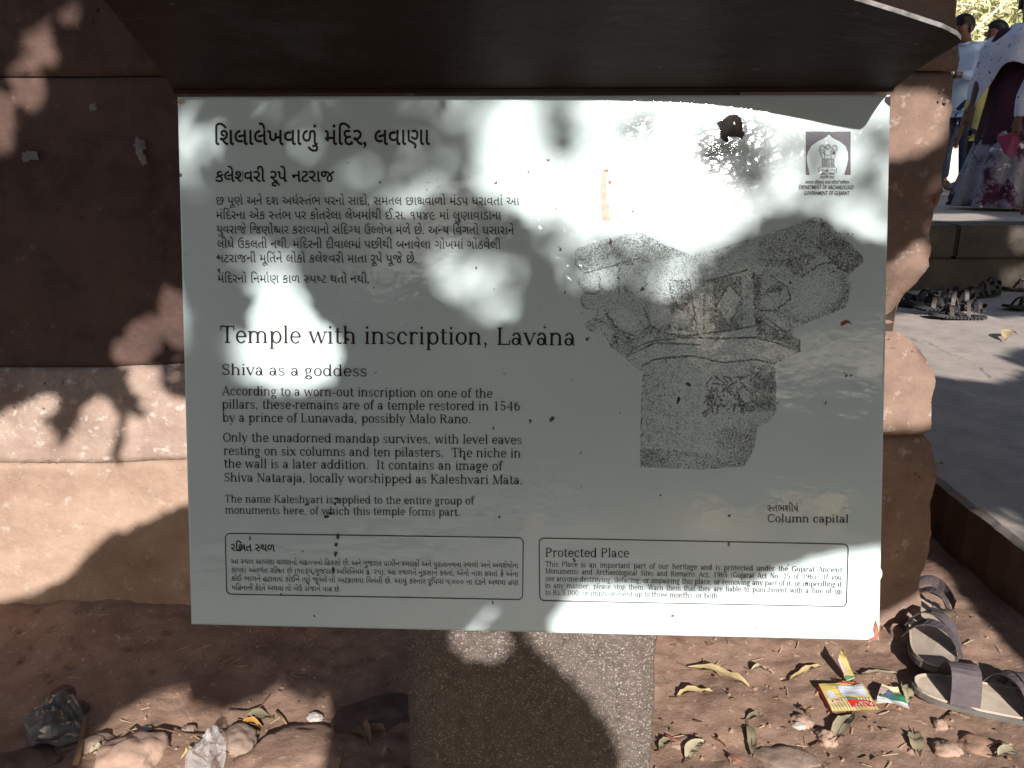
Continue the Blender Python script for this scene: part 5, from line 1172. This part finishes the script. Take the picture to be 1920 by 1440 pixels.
# --- striped yellow biscuit wrapper, its torn tip, and the small green packet
M['w_yel'] = mat('wrapper_yellow', (.58, .45, .15), rough=.35); M['w_cream'] = mat('wrapper_cream', (.78, .68, .42), rough=.35); M['w_red'] = mat('wrapper_red', (.50, .03, .025), rough=.35)
M['w_sil'] = mat('wrapper_silver', (.50, .52, .58), (.62, .63, .68), 40, rough=.35); M['w_grn'] = mat('wrapper_green', (.05, .22, .12), rough=.35); M['w_wht'] = mat('wrapper_white', (.75, .76, .78), rough=.4); M['w_blu'] = mat('wrapper_blue', (.10, .13, .25), rough=.4)
M['w_grey'] = mat('wrapper_grey', (.3, .31, .33), rough=.5)
def sheet(e, name, C4, m_, off=0., nu=8, nv=8, bulge=.004, par=None, z0=.012):
    """flexible sheet between four corners given in photo measure, lying on the soil"""
    P = [on_soil(*c[:2], (c[2] if len(c) > 2 else z0) + off) for c in C4]; V = []; F = []
    for j in range(nv + 1):
        for i in range(nu + 1):
            a = P[0].lerp(P[1], i / nu); b = P[3].lerp(P[2], i / nu); q = a.lerp(b, j / nv); q.z += bulge * noise.noise(Vector((q.x * 45, q.y * 45, 0)))
            V.append(q - e.location)
    for j in range(nv):
        for i in range(nu): F.append((j * (nu + 1) + i, j * (nu + 1) + i + 1, (j + 1) * (nu + 1) + i + 1, (j + 1) * (nu + 1) + i))
    return child_local(name, V, F, M[m_], par or e)
def quadmap(C4, u, v_):
    (ax, ay), (bx, by), (cx_, cy_), (dx, dy) = [c[:2] for c in C4]
    return ((1 - v_) * ((1 - u) * ax + u * bx) + v_ * ((1 - u) * dx + u * cx_), (1 - v_) * ((1 - u) * ay + u * by) + v_ * ((1 - u) * dy + u * cy_))
WC = [(1533, 1296), (1615, 1289), (1648, 1342), (1559, 1344)]
wr_ = empty('biscuit_wrapper', on_soil(1590, 1320), 'open yellow striped biscuit wrapper with red name band lying upside down on the soil', 'wrapper')
sheet(wr_, 'wrapper_film', WC, 'w_yel')
for k in range(15):     # cream stripes on the lower half
    u0, u1 = k / 15, k / 15 + .034
    sheet(wr_, 'printed_stripe', [quadmap(WC, u0 - .02, .60), quadmap(WC, u1 - .02, .60), quadmap(WC, u1 + .01, .985), quadmap(WC, u0 + .01, .985)] if k else [quadmap(WC, .0, .60), quadmap(WC, .03, .60), quadmap(WC, .04, .985), quadmap(WC, .01, .985)], 'w_cream', .0006, 1, 6)
def wpatch(n_, u0, v0, u1, v1, m_, off): return sheet(wr_, n_, [quadmap(WC, u0, v0), quadmap(WC, u1, v0), quadmap(WC, u1, v1), quadmap(WC, u0, v1)], m_, off, 5, 5)
wpatch('silver_panel', .06, .20, .30, .55, 'w_sil', .0007); wpatch('silver_panel', .36, .16, .93, .56, 'w_sil', .0007); wpatch('printed_code', .09, .26, .26, .36, 'w_grey', .0012)
wpatch('red_band', .40, .70, .96, .88, 'w_red', .0012); wpatch('green_band', .40, .62, .66, .69, 'w_grn', .0012); wpatch('red_badge', .08, .66, .30, .74, 'w_red', .0012); wpatch('white_badge', .11, .68, .27, .73, 'w_wht', .0017); wpatch('red_badge', .45, .02, .84, .10, 'w_red', .0012)
def wtext(t, u0, u1, v0, v1, m_, e=None, C=WC, off=.0020):
    """upside-down lettering printed on the film"""
    e = e or wr_; V = []; F = []; x = 0; gl = [glyph(c, .01) if c != ' ' else ([], [], .3) for c in t]; tot = sum(g[2] for g in gl)
    for g in gl:
        n = len(V)
        for gx, gy in g[0]:
            u = u1 - (x + gx) / tot * (u1 - u0); w_ = v0 + gy / .7 * (v1 - v0); q = quadmap(C, u, w_); p = on_soil(*q, .012 + off); p.z += .004 * noise.noise(Vector((p.x * 45, p.y * 45, 0))); V.append(p - e.location)
        F += [tuple(i + n for i in f_) for f_ in g[1]]; x += g[2]
    child_local('lettering', V, F, M[m_], e)
wtext('Parle G', .48, .92, .74, .85, 'w_wht'); wtext('Parle', .13, .25, .685, .725, 'w_red', off=.0026); wtext('Parle', .52, .78, .03, .09, 'w_wht')
sheet(wr_, 'wrapper_flap', [(1559, 1344, .012), (1533, 1296, .012), (1531, 1298, .004), (1556, 1343, .003)], 'w_red', 0, 4, 4, 0)
tp = empty('wrapper_scrap', on_soil(1585, 1280), 'torn yellow wrapper tip standing upright behind the striped wrapper', 'wrapper')
sheet(tp, 'wrapper_film', [(1566, 1262, .03), (1574, 1244, .035), (1602, 1282, .012), (1586, 1286, .004)], 'w_yel', 0, 6, 6, .006); sheet(tp, 'printed_patch', [(1567, 1264, .032), (1572, 1256, .034), (1590, 1278, .016), (1582, 1282, .01)], 'smear', .001, 3, 3, .006); sheet(tp, 'green_band', [(1583, 1280, .009), (1599, 1279, .013), (1602, 1282, .013), (1586, 1286, .006)], 'w_grn', .0012, 3, 2, .004)
gp = empty('snack_packet', on_soil(1675, 1322), 'small crumpled green and white snack packet right of the striped wrapper', 'packet')
GC = [(1652, 1292), (1682, 1298), (1705, 1336), (1640, 1328)]
sheet(gp, 'packet_film', GC, 'w_cream', 0, 6, 6, .006); sheet(gp, 'green_band', [quadmap(GC, .1, .55), quadmap(GC, 1, .35), quadmap(GC, 1, .78), quadmap(GC, .1, .78)], 'w_grn', .0008, 4, 4, .006)
sheet(gp, 'white_band', [quadmap(GC, .0, .79), quadmap(GC, 1, .79), quadmap(GC, 1, 1), quadmap(GC, .05, 1.0)], 'w_wht', .0010, 4, 3, .006); sheet(gp, 'red_patch', [quadmap(GC, .0, .1), quadmap(GC, .45, .1), quadmap(GC, .5, .5), quadmap(GC, .0, .6)], 'smear', .0010, 4, 3, .006); sheet(gp, 'blue_patch', [quadmap(GC, .45, .25), quadmap(GC, .6, .3), quadmap(GC, .55, .55), quadmap(GC, .2, .6)], 'w_blu', .0013, 4, 3, .006)

# --- crumpled clear bag and dark torn bag
def plastic(name, c1, rough, trans, alpha):
    m = bpy.data.materials.new(name); m.use_nodes = True; b = m.node_tree.nodes['Principled BSDF']; b.inputs['Base Color'].default_value = (*c1, 1); b.inputs['Roughness'].default_value = rough; b.inputs['Alpha'].default_value = alpha; b.inputs['Specular IOR Level'].default_value = .9; b.inputs['Coat Weight'].default_value = .6
    return m
M['clear'] = plastic('clear_plastic', (.75, .72, .72), .12, 0, .32); M['darkbag'] = plastic('dark_plastic', (.12, .12, .12), .3, 0, .8)
def bag(name, pts, m_, label, cat, amp, fq, seed, base):
    c = on_soil(*pts[0]); bm = bmesh.new(); O_ = [on_soil(*q) for q in pts[1:]]; n = len(O_); rings = 12
    for j in range(rings + 1):
        for k in range(n * 3):
            i0, t = k // 3, (k % 3) / 3; p = O_[i0].lerp(O_[(i0 + 1) % n], t); q = c.lerp(p, j / rings)
            z = soil_z(q.x, q.y) + .006 + base * (1 - (j / rings) ** 2) + amp * abs(noise.noise(Vector((q.x * fq, q.y * fq * .6, seed)))) + amp * .4 * noise.noise(Vector((q.x * fq * 3, q.y * fq * 3, seed))); bm.verts.new((q.x - c.x, q.y - c.y, z))
    bm.verts.ensure_lookup_table(); L = n * 3
    for j in range(rings):
        for k in range(L): bm.faces.new([bm.verts[j * L + k], bm.verts[j * L + (k + 1) % L], bm.verts[(j + 1) * L + (k + 1) % L], bm.verts[(j + 1) * L + k]])
    o = bm_obj(name, bm, M[m_]); o.location = (c.x, c.y, 0); tag(o, label, cat); return o
bag('plastic_bag', [(385, 1412), (352, 1438), (345, 1460), (400, 1470), (425, 1430), (428, 1405), (416, 1378), (405, 1398), (378, 1398)], 'clear', 'crumpled clear plastic bag glinting at the bottom edge', 'plastic bag', .035, 34, 2, .012)
bag('torn_bag', [(110, 1365), (45, 1360), (75, 1335), (98, 1312), (125, 1302), (150, 1330), (168, 1365), (160, 1392), (110, 1408), (60, 1412), (52, 1390)], 'darkbag', 'grey translucent torn plastic bag in the shaded lower left corner', 'plastic bag', .025, 26, 7, .02)
